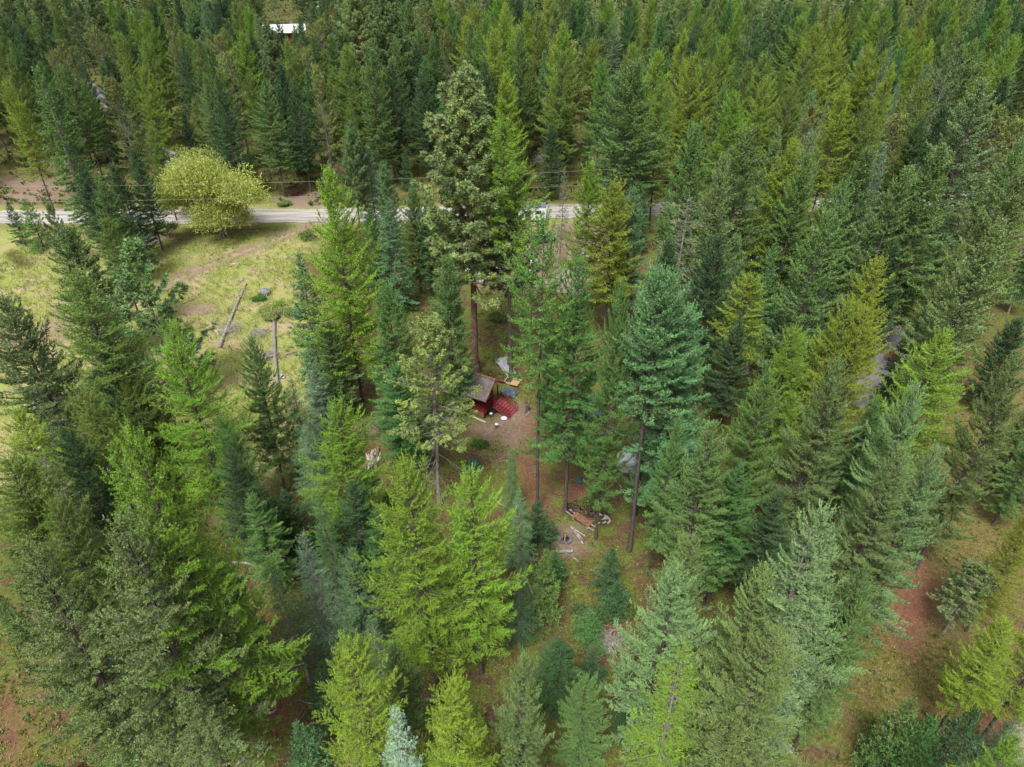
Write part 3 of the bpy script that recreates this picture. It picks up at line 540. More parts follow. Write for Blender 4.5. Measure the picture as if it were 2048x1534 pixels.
for row in TREES.replace("\n", "|").split("|"):
    if not row.strip(): continue
    c, tint, px_, py_, h, rs = row.split(); px_ = float(px_); py_ = float(py_); rs = float(rs)
    if h[0] == 'b':
        bx, by = map(float, h[1:].split('x')); b = at(bx, by); lo_, hi_ = 3., 44.
        for _ in range(40):
            mid_ = (lo_ + hi_) / 2
            if project((b[0], b[1], mid_))[1] > py_: lo_ = mid_
            else: hi_ = mid_
        h = lo_
    else:
        h = float(h); b = at(px_, py_, h)
    PLACED.append([CODE[c], tint, b[0], b[1], h, rs, px_, py_])
LISTED = len(PLACED)

# the rest of the stand: trees that show between and beyond the ones above
OPEN = [CLEARING] + DIRT[:2] + [poly_px([(900, 600), (1070, 560), (1080, 1040), (980, 1000), (880, 860)]), poly_px([(1060, 900), (1300, 880), (1290, 1120), (1060, 1120)]), DIRT[5], DIRT[6], GLADE, poly_px([(1680, 570), (1900, 650), (1880, 780), (1690, 770)])]
DRIVES = [poly_px([(425, 398), (395, 372), (352, 330), (300, 285), (235, 215), (150, 160), (90, 150)]), poly_px([(1400, 425), (1470, 490), (1530, 535), (1640, 580), (1735, 625), (1795, 690), (1760, 760), (1690, 800)]), poly_px([(1210, 425), (1180, 470), (1165, 530), (1120, 585)])]
def fill(n, box, hr, mind, weights, keep, seed, rs=(.7, 1.05)):
    g = np.random.default_rng(seed); names = list(weights); pw_ = np.array([weights[q] for q in names]); pw_ = pw_ / pw_.sum(); got = 0
    for _ in range(n * 30):
        if got >= n: break
        x = g.uniform(box[0], box[1]); y = g.uniform(box[2], box[3])
        if abs(x) > y * .80 + 12: continue
        if not keep(x, y): continue
        if abs(y - 119 - .02 * x) < 6.5: continue
        X = np.array([x]); Y = np.array([y])
        if any(sdf(X, Y, P)[0] > -1.5 for P in OPEN) or any(dist_line(X, Y, P)[0] < 3.4 for P in DRIVES): continue
        if min((x - p[2]) ** 2 + (y - p[3]) ** 2 for p in PLACED) < mind ** 2: continue
        h = g.uniform(*hr); q = names[g.choice(len(names), p=pw_)]; kd, tn = q.split(':')
        if kd == 'young': h *= .5
        X2, Y2, _f = project((x, y, h)); PLACED.append([kd, tn, x, y, h, g.uniform(*rs), X2, Y2]); got += 1
MIXR = {'larch:ly': 3, 'larch:lo': 3, 'larch:lb': 1.5, 'fir:dm': 3, 'fir:dd': 3, 'fir:dg': 2, 'lodgepole:do': 1, 'spruce:bs': .7}
MIXL = {'larch:lo': 2, 'fir:dd': 4, 'fir:dm': 3, 'lodgepole:po': 1.5, 'pine:pg': 1, 'larch:lb': .7}
HOUSE = at(572, 78)
def notlane(x, y):
    px_, py_, _ = project((x, y, 10)); 
    return not (abs(x - HOUSE[0] * y / HOUSE[1]) < (8 if y < HOUSE[1] - 14 else 14) and 190 < y < HOUSE[1] + 16)
fill(200, (-20, 260, 128, 262), (21, 28), 4.6, MIXR, lambda x, y: x > -12 and notlane(x, y), 31, (.85, 1.15))
fill(230, (-240, 0, 128, 262), (17, 25), 4.4, MIXL, lambda x, y: x < 0 and notlane(x, y), 32, (.8, 1.15))
fill(60, (-240, -30, 262, 400), (19, 25), 4.5, {'fir:dd': 2, 'larch:lo': 1, 'lodgepole:po': 1, 'pine:pg': 1}, lambda x, y: notlane(x, y) and abs(x - HOUSE[0]) < 55, 37, (.9, 1.2))
fill(26, (-60, 110, 126, 150), (9, 17), 4.0, {'young:dd': 3, 'young:dg': 2, 'lodgepole:do': 1}, lambda x, y: True, 33)
fill(34, (20, 95, 40, 112), (9, 17), 3.6, {'spruce:dd': 2, 'spruce:dg': 2, 'lodgepole:do': 1, 'larch:lo': 1}, lambda x, y: True, 34)
fill(30, (-40, 40, 18, 50), (4, 10), 3.4, {'young:dd': 3, 'young:dg': 2, 'young:dm': 1}, lambda x, y: True, 35)

# beyond what can be told apart: one mass of simple far trees
gd = np.random.default_rng(99); fv = []; fw = []; ft = []
for _ in range(1500):
    y = gd.uniform(262, 620); x = gd.uniform(-.85 * y, .85 * y)
    if not notlane(x, y): continue
    h = gd.uniform(19, 28); n = 170; t_ = gd.random(n) ** .7; a = gd.random(n) * 6.283; r_ = (1 - t_) ** .7 * 3.6 * gd.uniform(.35, 1.1, n)
    P_ = np.stack([x + np.cos(a) * r_, y + np.sin(a) * r_, h * (.18 + .82 * t_)], 1); D_ = np.stack([np.cos(a), np.sin(a), gd.uniform(-.3, .6, n)], 1)
    V_, F_ = sprigs(P_ - D_ * .4, D_, gd.uniform(.9, 1.7, n), gd.uniform(.5, .9, n), gd, .6); fw.append(F_ + len(fv) * n * 4); fv.append(V_); ft.append(np.clip(gd.random() * .7 + gd.random(n) * .3, 0, .94))
df = link("distant_forest", quads_mesh("distant_forest", np.concatenate(fv), np.concatenate(fw), M['needle'], np.concatenate(ft))); df.color = (.075, .12, .03, 1); tag(df, kind="stuff")
# words that say where a treetop stands in the view
def where(px_, py_, y):
    if py_ < 60: r = 0
    elif y > 122: r = 1
    elif y > 62: r = 2
    elif y > 36: r = 3
    else: r = 4
    c = 0 if px_ < 420 else 1 if px_ < 840 else 2 if px_ < 1180 else 3 if px_ < 1520 else 4 if px_ < 1800 else 5
    return (("at the top left corner of the forest", "along the far skyline near the white roof", "along the far skyline above the tall pine", "along the far skyline right of centre", "along the far skyline at right", "at the top right corner of the forest")[c] if r == 0 else
        ("beyond the gravel road at far left", "beyond the gravel road above the willow", "beyond the gravel road behind the tall pine", "beyond the road right of centre", "far up in the right hand stand", "far up by the right edge")[c] if r == 1 else
        ("beside the grassy clearing at left", "between clearing and red cabin", "behind the red cabin", "behind the white tank", "around the paved drive", "beside the drive by the right edge")[c] if r == 2 else
        ("near the clearing at lower left", "left of the green tarp heap", "around the cabin yard", "beside the white tank", "right of the white tank", "by the bare glade at right")[c] if r == 3 else
        ("in the bottom left corner", "at the bottom left of centre", "at the bottom near the fire ring", "at the bottom right of centre", "at the bottom right", "in the bottom right corner by the track")[c])
ORD = ["first", "second", "third", "fourth", "fifth", "sixth", "seventh", "eighth", "ninth", "tenth", "eleventh", "twelfth", "thirteenth", "fourteenth", "fifteenth", "sixteenth"]
bykey = {}
for p in PLACED:
    key = (KINDS[p[0]][2], WORD[p[1]], where(p[6], p[7], p[3])); bykey.setdefault(key, []).append(p)
for (kd, col_, wh), ps in bykey.items():
    ps.sort(key=lambda p: p[6]); n = len(ps)
    for i, p in enumerate(ps):
        if n == 1: o_ = ""
        elif i == 0: o_ = "leftmost "
        elif i == n - 1: o_ = "rightmost "
        else: o_ = ORD[min(i, 15)] + " from left "
        p.append((o_ + col_ + " " + kd + " " + wh))
TREE_OBJ = []
for kd, tint, x, y, h, rs, px_, py_, label in PLACED:
    near = y < 50 and kd + '_near' in PROTO; vs = PROTO[kd + '_near' if near else kd]; v = vs[rt.integers(len(vs))]; sc = h / v[2]; w_ = (sc ** .5) * rs * (.80 if y < 40 else .93 if y < 62 else 1) * rt.uniform(.94, 1.06)
    name, cat, _ = KINDS[kd]
    e = thing(name, label, cat, (x, y, 0), rt.uniform(0, 6.283), GROUPS[kd]); e.scale = (w_, w_, sc)
    e.rotation_euler[0] = rt.normal() * .012; e.rotation_euler[1] = rt.normal() * .012
    link("trunk", v[0], e); c = link("crown", v[1], e)
    k = rt.uniform(.86, 1.14); hue = rt.normal(size=3) * .05
    c.color = (*[max(.005, a * k * (1 + b_)) for a, b_ in zip(TINT[tint], hue)], 1)
    TREE_OBJ.append(e)

# ---------------------------------------------------------------- broadleaf shrubs and the willow
def bush(name, label, cat, base, rx, ry, h, lobes, nt, tl, leaf, colour, seed, stems=7, lift=.25, mat='leaf', group=None, sr=.06, lw=.5):
    g = np.random.default_rng(seed); e = thing(name, label, cat, (base[0], base[1], 0), 0, group)
    C_ = []; 
    for k in range(lobes):
        a = g.random() * 6.283; r = g.uniform(.2, .68) if k else 0
        C_.append((rx * r * math.cos(a), ry * r * math.sin(a), h * g.uniform(lift + .12, .66) if k else h * .6, g.uniform(.30, .46)))
    C_ = np.array(C_); li = g.integers(0, lobes, nt); D = g.normal(size=(nt, 3)); D /= np.linalg.norm(D, axis=1)[:, None]; D[:, 2] = np.abs(D[:, 2]) * .9 + D[:, 2] * .25
    rr = g.uniform(.5, 1, nt)[:, None] * C_[li, 3:4]
    P = C_[li, :3] + D * rr * np.array([rx, ry, h * .95]); P[:, 2] = np.clip(P[:, 2], .05, h)
    td = D + g.normal(size=D.shape) * .35; td[:, 2] += .45; td /= np.linalg.norm(td, axis=1)[:, None]
    ns = max(4, int(tl / leaf * 1.6)); ti = np.repeat(np.arange(nt), ns); v = g.random(len(ti)); L_ = tl * g.uniform(.6, 1.3, nt)
    Pp = P[ti] + td[ti] * (L_[ti] * v)[:, None]; Dd = td[ti] * .6 + g.normal(size=(len(ti), 3)) * .75; Dd[:, 2] += .15
    V, F = sprigs(Pp, Dd, leaf * g.uniform(.6, 1.3, len(ti)), leaf * lw * g.uniform(.7, 1.2, len(ti)), g, .2)
    tone = np.clip(g.random(lobes)[li][ti] * .35 + g.random(nt)[ti] * .4 + g.random(len(ti)) * .25 - .04, 0, .94)
    w_ = []
    for k in range(stems):
        j = k % lobes; tgt = C_[j, :3] + g.normal(size=3) * np.array([rx, ry, h]) * .08; s0 = g.normal(size=3) * rx * .05; s0[2] = -.1
        u = np.linspace(0, 1, 6)[:, None]; mid = (s0 + tgt) / 2 + np.array([0, 0, h * .08]); path = (1 - u) ** 2 * s0 + 2 * u * (1 - u) * mid + u ** 2 * tgt
        w_.append(tubes(path[None], (sr * h / 5 * (1 - .7 * u.T)), 6))
        for q in range(5):
            st = path[2 + q % 4]; en = C_[j, :3] + g.normal(size=3) * C_[j, 3] * np.array([rx, ry, h]) * .5; pp = st + (en - st) * np.linspace(0, 1, 4)[:, None]
            w_.append(tubes(pp[None], np.array([[.4, .3, .2, .1]]) * sr * h / 5, 4))
    link("branches", quads_mesh(name + "_branches", *joinq(w_), M['bark_grey'], smooth=True), e)
    c = link("leaves", quads_mesh(name + "_leaves", V, F, M[mat], tone), e); c.color = (*colour, 1)
    return e
wb = at(447, 476)
bush("willow_tree", "big rounded yellow-green willow bush standing beside the gravel road", "willow", wb, 9.6, 6.0, 13.2, 16, 16000, 1.0, .30, (.36, .41, .085), 301, stems=7, lift=.04, sr=.05, lw=.5)
bush("shrub", "dark glossy green round shrub at the foot of the willow", "shrub", at(338, 474), 2.2, 1.8, 3.0, 6, 700, .45, .16, (.045, .115, .022), 302)
bush("shrub", "low spreading yellow-green shrub in the grass at far left", "shrub", at(38, 530), 3.2, 2.2, 2.2, 7, 800, .4, .13, (.20, .205, .05), 303)
bush("shrub", "dusty green low thicket beside the road left of willow", "shrub", at(292, 478), 3.6, 1.6, 1.6, 7, 700, .4, .13, (.085, .12, .055), 304)
for k, (x, y, rx_, h_) in enumerate([(1800, 735, 2.6, 2.3), (1828, 708, 2.0, 1.9), (1868, 690, 1.8, 1.8)]):
    bush("red_shrub", ("biggest crimson autumn shrub beside the paved drive", "middle crimson autumn shrub on the drive edge", "smaller crimson shrub uphill from the other red ones")[k], "shrub", at(x, y), rx_, rx_ * .8, h_, 6, 420, .45, .17, (.30, .022, .022), 310 + k, group="crimson shrubs beside the drive")
WEEDS = [(575, 628, 1.6, .8, 'leafy green weed patch between the two fallen logs', (.135, .165, .05)), (535, 622, 1.9, .6, 'bright leafy weeds right of the silver fallen trunk', (.17, .20, .055)), (556, 612, 1.6, .55, 'light green weeds uphill of the dark root clump', (.15, .20, .05)), (545, 640, 1.3, .7, 'pale green weeds by the upper fallen log', (.16, .18, .055)), (520, 600, 1.0, .5, 'small dark green weed clump below the boulder', (.045, .105, .02)),
         (618, 480, 2.0, 1.6, 'bushy green shrub at the edge of the clearing track', (.09, .12, .035)), (985, 470, 2.2, 2.6, 'bright yellow-green shrub behind the tall pine trunk', (.16, .21, .03)), (990, 640, 1.4, 1.0, 'low green shrub behind the red cabin', (.075, .11, .02)),
         (720, 1045, 1.8, 1.6, 'leafy green bush left of the twin bright larches', (.09, .15, .02)), (795, 1020, 2.0, 1.5, 'dark leafy bush under the yellow olive pine', (.06, .12, .02)), (1178, 1010, 1.2, .8, 'low olive bush beside the firewood heap', (.09, .11, .02)),
         (610, 345, 2.6, 1.8, 'olive roadside bush below the dark firs', (.12, .12, .03)), (572, 411, 1.6, .8, 'low green roadside weeds right of willow', (.09, .14, .03)), (1250, 1235, 1.5, .7, 'low green bush in the rusty leaf litter', (.08, .12, .02)), (1180, 1240, 2.0, .9, 'flattened fallen green bough on the forest floor', (.06, .10, .03)),
         (930, 985, 1.3, 1.0, 'yellow green bush beside the green tarp heap', (.14, .17, .03)), (1090, 1150, 1.4, .9, 'dark low bush left of the log bench', (.045, .09, .02)), (955, 890, 1.1, .35, 'bright green weeds on the cabin yard', (.07, .14, .02))]
for k, (x, y, r_, h_, lab, c_) in enumerate(WEEDS): bush("shrub", lab, "shrub", at(x, y), r_, r_ * .8, h_, 6, 620, .32, .09 + .0012 * at(x, y)[1], tuple(q * (1.35 if y > 700 else 2.0) for q in c_), 330 + k, stems=5, lift=.0)

# ---------------------------------------------------------------- red cabin
def localize(o, org, ang): o.location = (org[0], org[1], 0); o.rotation_euler = (0, 0, ang); return o
cab = thing("red_cabin", "small cabin with brown shingle roof, dark red porch and steps", "cabin", (*at(968.6, 836.7)[:2], 0), R(-29))
DK = 1.05
MB().box((-2.55, 1.35, 1.95), (1.3, 2.7, 1.8)).box((-1.3, 1.9, 1.95), (1.2, 1.6, 1.8)).build("wall", M['siding'], cab)
MB().add([(-.72, .05, 2.85), (-.72, 2.6, 2.85), (-.72, 1.31, 4.2), (-3.1, .05, 2.85), (-3.1, 2.6, 2.85), (-3.1, 1.31, 4.2)], [(0, 1, 2), (5, 4, 3), (0, 3, 4, 1), (0, 2, 5, 3), (1, 4, 5, 2)]).build("gable", M['siding'], cab)
sk = MB()
for k in range(4): sk.box((-1.55, .06, .13 + k * .23), (3.05, .04, .215))
for k in range(4): sk.box((-3.16, 1.35, .13 + k * .23), (.04, 2.6, .215))
sk.build("skirting", M['siding'], cab)
def roof_side(s_):
    ye, yr = (-.79, 1.31) if s_ < 0 else (3.41, 1.31); ze, zr = 2.86, 4.4; x0, x1 = -3.5, .68; th = .09
    v = []
    for dz_ in (0, th):
        for (x, y, z) in ((x0, ye, ze), (x1, ye, ze), (x1, yr, zr), (x0, yr, zr)): v.append((x, y, z + dz_))
    m = bpy.data.meshes.new("roof"); m.from_pydata(v, [], [(3, 2, 1, 0), (4, 5, 6, 7), (0, 1, 5, 4), (1, 2, 6, 5), (2, 3, 7, 6), (3, 0, 4, 7)]); m.materials.append(M['shingle']); uv = m.uv_layers.new(name="UVMap")
    for lp in m.loops:
        p = v[lp.vertex_index]; uv.data[lp.index].uv = (p[0], math.hypot(p[1] - yr, p[2] - zr) * (1 if s_ < 0 else -1))
    return link("roof", m, cab)
roof_side(-1); roof_side(1)
MB().box((-1.4, 1.31, 4.52), (4.2, .3, .05)).build("ridge_cap", M['rust'], cab)
fb = MB()
for s_ in (-.79, 3.41): fb.bar((.71, s_, 2.82), (.71, 1.31, 4.36), .05, .2)
fb.bar((.2, 1.31, 4.3), (1.05, 1.31, 4.34), .13, .15); fb.build("bargeboard", M['red_paint'], cab)
MB().box((-.9, 1.3, DK - .06), (2.3, 2.55, .10)).box((-.2, 1.3, DK - .2), (.06, 2.5, .2)).box((-.9, .03, DK - .2), (2.3, .06, .2)).build("deck", M['red_paint'], cab)
for (x, y, z0_, z1_) in ((0.0, 0.0, 0, 2.95), (-1.95, 0.0, 0, 2.95), (.28, 1.31, DK, 4.3), (.2, 2.6, 0, 2.95)):
    MB().box((x, y, (z0_ + z1_) / 2), (.12, .12, z1_ - z0_)).build("post", M['red_paint'], cab)
def railing(a, b, n, name="railing", h=.9, bw=.045):
    m = MB(); a = np.array(a); b = np.array(b); up = np.array([0, 0, h])
    m.bar(a + up, b + up, .07, .1); m.bar(a + up * .14, b + up * .14, .05, .06)
    for k in range(n + 1): p = a + (b - a) * k / n; m.bar(p + up * .14, p + up, bw)
    return m.build(name, M['red_paint'], cab)
railing((-1.9, 0, DK), (-.06, 0, DK), 12); railing((.25, .0, DK), (.25, 1.15, DK), 7)
st = MB(); nst = 7
for k in range(nst):
    x = .45 + k * .30; z = DK - (k + 1) * DK / (nst + .3) + .08; st.box((x, 2.1, z), (.29, 1.72, .05))
for y in (1.27, 2.93): st.bar((.3, y, DK - .12), (2.5, y, .06), .05, .2)
st.build("stairs", M['red_tread'], cab)
railing((.3, 1.24, DK - .05), (2.45, 1.24, .12), 7, "stair_railing", .85, .035); railing((.3, 2.96, DK - .05), (2.45, 2.96, .12), 11, "stair_railing", .85, .035)
wn = MB().box((-1.25, 1.08, 2.05), (.95, .04, .8)).build("window_frame", M['white'], cab); MB().box((-1.25, 1.055, 2.05), (.83, .02, .68)).build("pane", M['glass'], wn)
dr = MB().box((-.69, 2.0, 1.98), (.04, .85, 1.8)).build("door", M['grey_wood'], cab); MB().box((-.65, 1.7, 1.95), (.05, .06, .06)).build("handle", M['metal_sheet'], dr)

def simple(name, label, cat, mb, mat, base, rz=0, group=None, smooth=False):
    o = mb.build(name, M[mat], None, smooth); o.location = (base[0], base[1], base[2] if len(base) > 2 else 0); o.rotation_euler = (0, 0, rz); return tag(o, label, cat, group)
def plank(a, b, w_, t_, mat, label, name="plank", cat="plank", z=.06, group=None):
    a = at(*a); b = at(*b); a[2] = b[2] = z; c = (a + b) / 2; m = MB().bar(a - c, b - c, w_, t_); return simple(name, label, cat, m, mat, c, 0, group)
def log(a, b, r0, r1, mat, label, name="fallen_log", cat="log", bend=.15, limbs=0, seed=0, z=None, group=None):
    g = np.random.default_rng(900 + seed); a = at(*a); b = at(*b); z = r0 * .8 if z is None else z; a[2] = z; b[2] = z * .8; n = 8; u = np.linspace(0, 1, n)[:, None]; P = a + (b - a) * u; P[:, :2] += np.cumsum(g.normal(size=(n, 2)), 0) * bend * .12
    c = P[n // 2].copy(); c[2] = 0; e = thing(name, label, cat, tuple(c), 0, group); m = MB().tube(P - c, list(np.linspace(r0, r1, n) * g.uniform(.9, 1.1, n)), 9); m.build("trunk", M[mat], e, True)
    if limbs:
        w_ = []
        for k in range(limbs):
            p = P[g.integers(1, n - 1)] - c + (b - a) / n * g.uniform(-.5, .5); d = np.array([g.normal(), g.normal(), abs(g.normal()) * .5 + .05]); d /= np.linalg.norm(d); L_ = g.uniform(.5, 1.8)
            pp = p + d * L_ * np.linspace(0, 1, 5)[:, None]; pp[:, 2] -= np.linspace(0, 1, 5) ** 2 * L_ * .35; pp += g.normal(size=pp.shape) * .05; pp[:, 2] = np.maximum(pp[:, 2], .02); w_.append(tubes(pp[None], np.array([[.03, .024, .018, .012, .006]]), 4))
            for q in range(4):
                s_ = pp[1 + q % 4]; d2 = d + g.normal(size=3) * .7; q2 = s_ + d2 * g.uniform(.2, .6) * np.linspace(0, 1, 3)[:, None]; q2[:, 2] = np.maximum(q2[:, 2], .02); w_.append(tubes(q2[None], np.array([[.014, .01, .004]]), 3))
        link("dead_limbs", quads_mesh("dead_limbs", *joinq(w_), M['dead_twig']), e)
    return e
# things lying about the cabin
g0 = np.random.default_rng(4)
pa, pb = at(998, 722), at(1021, 752); dv = pb - pa; ln_ = np.linalg.norm(dv); an = math.atan2(dv[1], dv[0])
for k in range(5):
    m = MB(); L_ = ln_ * g0.uniform(.8, 1.1); w_ = .85; nn = 12
    v = [];f = []
    for i in range(nn + 1):
        zz = .03 * (1 if i % 2 else -1)
        for x in (-L_ / 2, L_ / 2): v += [(x, (i / nn - .5) * w_, zz), (x, (i / nn - .5) * w_, zz - .012)]
    for i in range(nn):
        o_ = i * 4; f += [(o_, o_ + 2, o_ + 6, o_ + 4), (o_ + 1, o_ + 5, o_ + 7, o_ + 3)]
    m.add(v, f); c = (pa + pb) / 2 + np.array([g0.normal() * .35, g0.normal() * .2, 0]); c[2] = .10 + .09 * k
    simple("roofing_sheet", "corrugated grey roofing sheet in the stack behind the red cabin", "metal sheet", m, 'metal_sheet', c, an + g0.normal() * .09, "stacked roofing sheets")
simple("wood_pallet", "pale open lumber frame lying right of the roofing sheets", "lumber", MB().bar((-.9, .55, .1), (.9, .55, .1), .12).bar((-.9, -.55, .1), (.9, -.55, .1), .12).bar((-.85, -.5, .22), (-.85, .5, .22), .1).bar((.3, -.5, .22), (.3, .5, .22), .1), 'pale_wood', at(1026, 764), R(-22))
simple("plywood_sheet", "tan plywood sheet lying on the lumber frame", "plywood", MB().box((0, 0, 0), (.95, 1.0, .03)).box((0, .48, .03), (.95, .04, .03)), 'plywood', (*at(1030, 770)[:2], .30), R(-24))
m = MB(); v = []; f = []; n_ = 9
for i in range(n_):
    for j in range(n_): v.append(((i / 8 - .5) * 2.6, (j / 8 - .5) * 2.2, .12 + .13 * math.sin(i * 1.3) * math.cos(j * 1.1) + .25 * math.exp(-((i - 4) ** 2 + (j - 4) ** 2) / 9)))
for i in range(n_ - 1):
    for j in range(n_ - 1): f.append((i * n_ + j, (i + 1) * n_ + j, (i + 1) * n_ + j + 1, i * n_ + j + 1))
simple("blue_tarp", "grey-blue tarp draped on the ground behind the red steps", "tarp", MB().add(v, f), 'tarp_blue', (*at(1018, 787)[:2], 0), R(-25)).scale = (.75, .7, 1)
def bucket(base, label, s_=1, mat='white', group=None, rz=0, lie=False):
    e = thing("bucket", label, "bucket", (base[0], base[1], 0 if not lie else .14 * s_), rz, group); MB().lathe([(.13 * s_, 0), (.15 * s_, .36 * s_), (.165 * s_, .36 * s_), (.165 * s_, .40 * s_), (.14 * s_, .40 * s_), (.125 * s_, .05 * s_)], 16).build("body", M[mat], e, True)
    u = [(.16 * s_ * math.cos(a), .02, .38 * s_ + .13 * s_ * math.sin(a)) for a in np.linspace(0, math.pi, 9)]; MB().tube(u, .008, 5).build("handle", M['dark'], e)
    if lie: e.rotation_euler = (R(85), 0, rz)
    return e
bucket(at(993, 855), "white bucket standing on the bare yard below the red steps", 1.2)
bucket(at(982, 833), "pale bucket under the red porch beside the post", 1.1)
bucket(at(563, 752), "white bucket tipped over beside the long fallen log", 1.5, lie=True, rz=.6)
simple("cloth_bundle", "crumpled white cloth at the foot of the red stairs", "cloth", MB().lathe([(.33, 0), (.36, .08), (.22, .17), (.06, .2)], 9), 'white', at(1008, 837), 0)
simple("scrap_heap", "small dark scrap heap under the red porch", "scrap", MB().box((0, 0, .15), (.6, .4, .3), .4).box((.3, .2, .25), (.3, .3, .2), 1).tube([(-.4, -.2, .1), (.4, .3, .5)], .03), 'dark', at(986, 826), 0)
plank((935, 829), (972, 846), .2, .06, 'grey_wood', "long grey board lying in front of the red porch")
plank((1052, 833), (1060, 822), .06, .06, 'pale_wood', "short pale stick on the path right of the steps", "stick", "stick")
simple("stump", "dark broken stump beside the path right of the cabin", "stump", MB().lathe([(.32, 0), (.24, .15), (.22, .75), (.12, .9)], 10).tube([(.1, 0, .5), (.3, .1, 1.3)], [.06, .02], 6), 'bark_dark', at(1055, 822))

# second cabin under the firs
c2 = thing("dark_roofed_cabin", "shed with dark blue-grey roof and red deck under the firs", "shed", (*at(1172, 866)[:2], 0), R(24))
MB().box((0, 1.0, 1.55), (3.0, 2.6, 2.1)).build("wall", M['log_wall'], c2)
for s_ in (-1, 1): MB().add([(-1.9, 1 + s_ * 1.75, 2.45), (1.9, 1 + s_ * 1.75, 2.45), (1.9, 1, 3.75), (-1.9, 1, 3.75), (-1.9, 1 + s_ * 1.75, 2.53), (1.9, 1 + s_ * 1.75, 2.53), (1.9, 1, 3.83), (-1.9, 1, 3.83)], [(0, 1, 2, 3), (7, 6, 5, 4), (0, 4, 5, 1), (1, 5, 6, 2), (3, 2, 6, 7), (0, 3, 7, 4)]).build("roof", M['tarp_blue'], c2)
MB().box((0, -.95, .5), (3.0, 1.3, .12)).build("deck", M['red_paint'], c2)
for x in (-1.4, 1.4): MB().box((x, -1.5, 1.2), (.11, .11, 2.4)).build("post", M['red_paint'], c2)
m = MB().bar((-1.4, -1.5, 1.35), (1.4, -1.5, 1.35), .07, .09)
for k in range(10): m.bar((-1.4 + k * .311, -1.5, .55), (-1.4 + k * .311, -1.5, 1.33), .04)
m.build("railing", M['red_paint'], c2)
MB().lathe([(.10, 0), (.10, .3), (.19, .32), (.15, .42), (.04, .46)], 12, (-.55, .1, 3.15)).build("roof_vent", M['white'], c2)
# water tank
tk = thing("water_tank", "round white water tank with a black lid under the firs", "tank", (*at(1254, 932)[:2], 0), .4)
MB().lathe([(1.1, 0), (1.12, .05), (1.12, .3), (1.10, .33), (1.12, .36), (1.12, .68), (1.10, .71), (1.12, .74), (1.12, 1.08), (1.09, 1.15), (.85, 1.27), (.3, 1.33)], 40).build("body", M['white'], tk, True)
MB().lathe([(.27, 0), (.27, .12), (.21, .12), (.21, .03)], 20, (.15, .62, 1.22)).build("lid_collar", M['white'], tk)
MB().lathe([(.2, 0), (.2, .05), (.05, .07)], 20, (.15, .62, 1.28)).build("lid", M['dark'], tk)
gl = np.random.default_rng(12)
for k in range(9):
    a = gl.random() * 6.28; r_ = gl.uniform(.2, .9)
    simple("fallen_twig", "dark dead twig fallen on top of the white tank", "twig", MB().tube([(0, 0, 0), (.12, .05, .03), (.3, gl.normal() * .1, .02)], [.012, .01, .004], 5), 'bark_dark', tuple(np.array(tk.location) + np.array([math.cos(a) * r_, math.sin(a) * r_, 1.33 - r_ * .09])), gl.random() * 6.28, "twigs on the tank")
plank((1218, 946), (1243, 976), .09, .07, 'weathered', "thin pale pole lying left of the white tank", "pole", "pole")
simple("tarp_scrap", "small grey-blue tarp scrap on the forest floor", "tarp", MB().add([(-.5, -.2, .1), (.1, -.35, .05), (.5, .3, .15), (0, .5, .28), (-.3, .4, .1), (0, .05, .3)], [(0, 1, 5), (1, 2, 5), (2, 3, 5), (3, 4, 5), (4, 0, 5)]), 'tarp_blue', at(1160, 962), .3)
# fire ring and around
fr = thing("fire_ring", "round stone fire ring on bare red-brown earth", "fire pit", (*at(1130, 1079)[:2], 0))
gs = np.random.default_rng(6)
for k in range(13):
    a = k * 6.283 / 13; m = MB().lathe([(.10, 0), (.15, .08), (.14, .2), (.08, .28)], 7); m.v = [(x * gs.uniform(.85, 1.2), y * gs.uniform(.85, 1.2), z * gs.uniform(.85, 1.15)) for x, y, z in m.v]; o = m.build("ring_stone", M['stone'], fr); o.location = (.52 * math.cos(a), .52 * math.sin(a), 0); o.rotation_euler = (0, 0, gs.random() * 6)
MB().lathe([(.44, 0.02), (.3, .05), (.05, .07)], 16).build("ash_bed", M['char'], fr)
for k in range(7):
    a = k * .9; o = simple("fire_log", "half burnt log standing in the stone fire ring", "log", MB().tube([(math.cos(a) * .32, math.sin(a) * .32, .08), (math.cos(a) * .03, math.sin(a) * .03, .5 + .12 * (k % 3))], [.06, .05], 7), 'split_wood' if k % 2 else 'char', tuple(fr.location), 0, "logs in the fire ring")
log((1111, 1106), (1146, 1103), .15, .14, 'weathered', "short log bench below the stone fire ring", "log_bench", "bench", .05, seed=1)
for k, (a, b) in enumerate([((1142, 1054), (1166, 1089)), ((1147, 1056), (1164, 1080))]): plank(a, b, .12, .10, 'weathered', ("longer pale pole lying right of the fire ring", "shorter pale pole beside the fire ring")[k], "pole", "pole")
plank((1150, 1060), (1170, 1073), .06, .05, 'pale_wood', "thin stick crossing the pale poles by the fire", "stick", "stick")
plank((1131, 1027), (1187, 1067), .10, .09, 'weathered', "front long pole under the rusty table board", "pole", "pole", .30)
plank((1139, 1024), (1190, 1059), .10, .09, 'weathered', "rear long pole under the rusty table board", "pole", "pole", .30)
pa = (at(1148, 1035) + at(1181, 1056)) / 2; pd = at(1181, 1056) - at(1148, 1035); rz_ = math.atan2(pd[1], pd[0])
bt = thing("rusty_table", "low bench topped with a rusty brown sheet near firewood", "bench", (pa[0], pa[1], 0), rz_); MB().box((0, 0, .42), (1.9, .78, .05)).build("top", M['rust'], bt)
for x in (-.8, .8):
    for y in (-.3, .3): MB().box((x, y, .2), (.09, .09, .4)).build("leg", M['grey_wood'], bt)
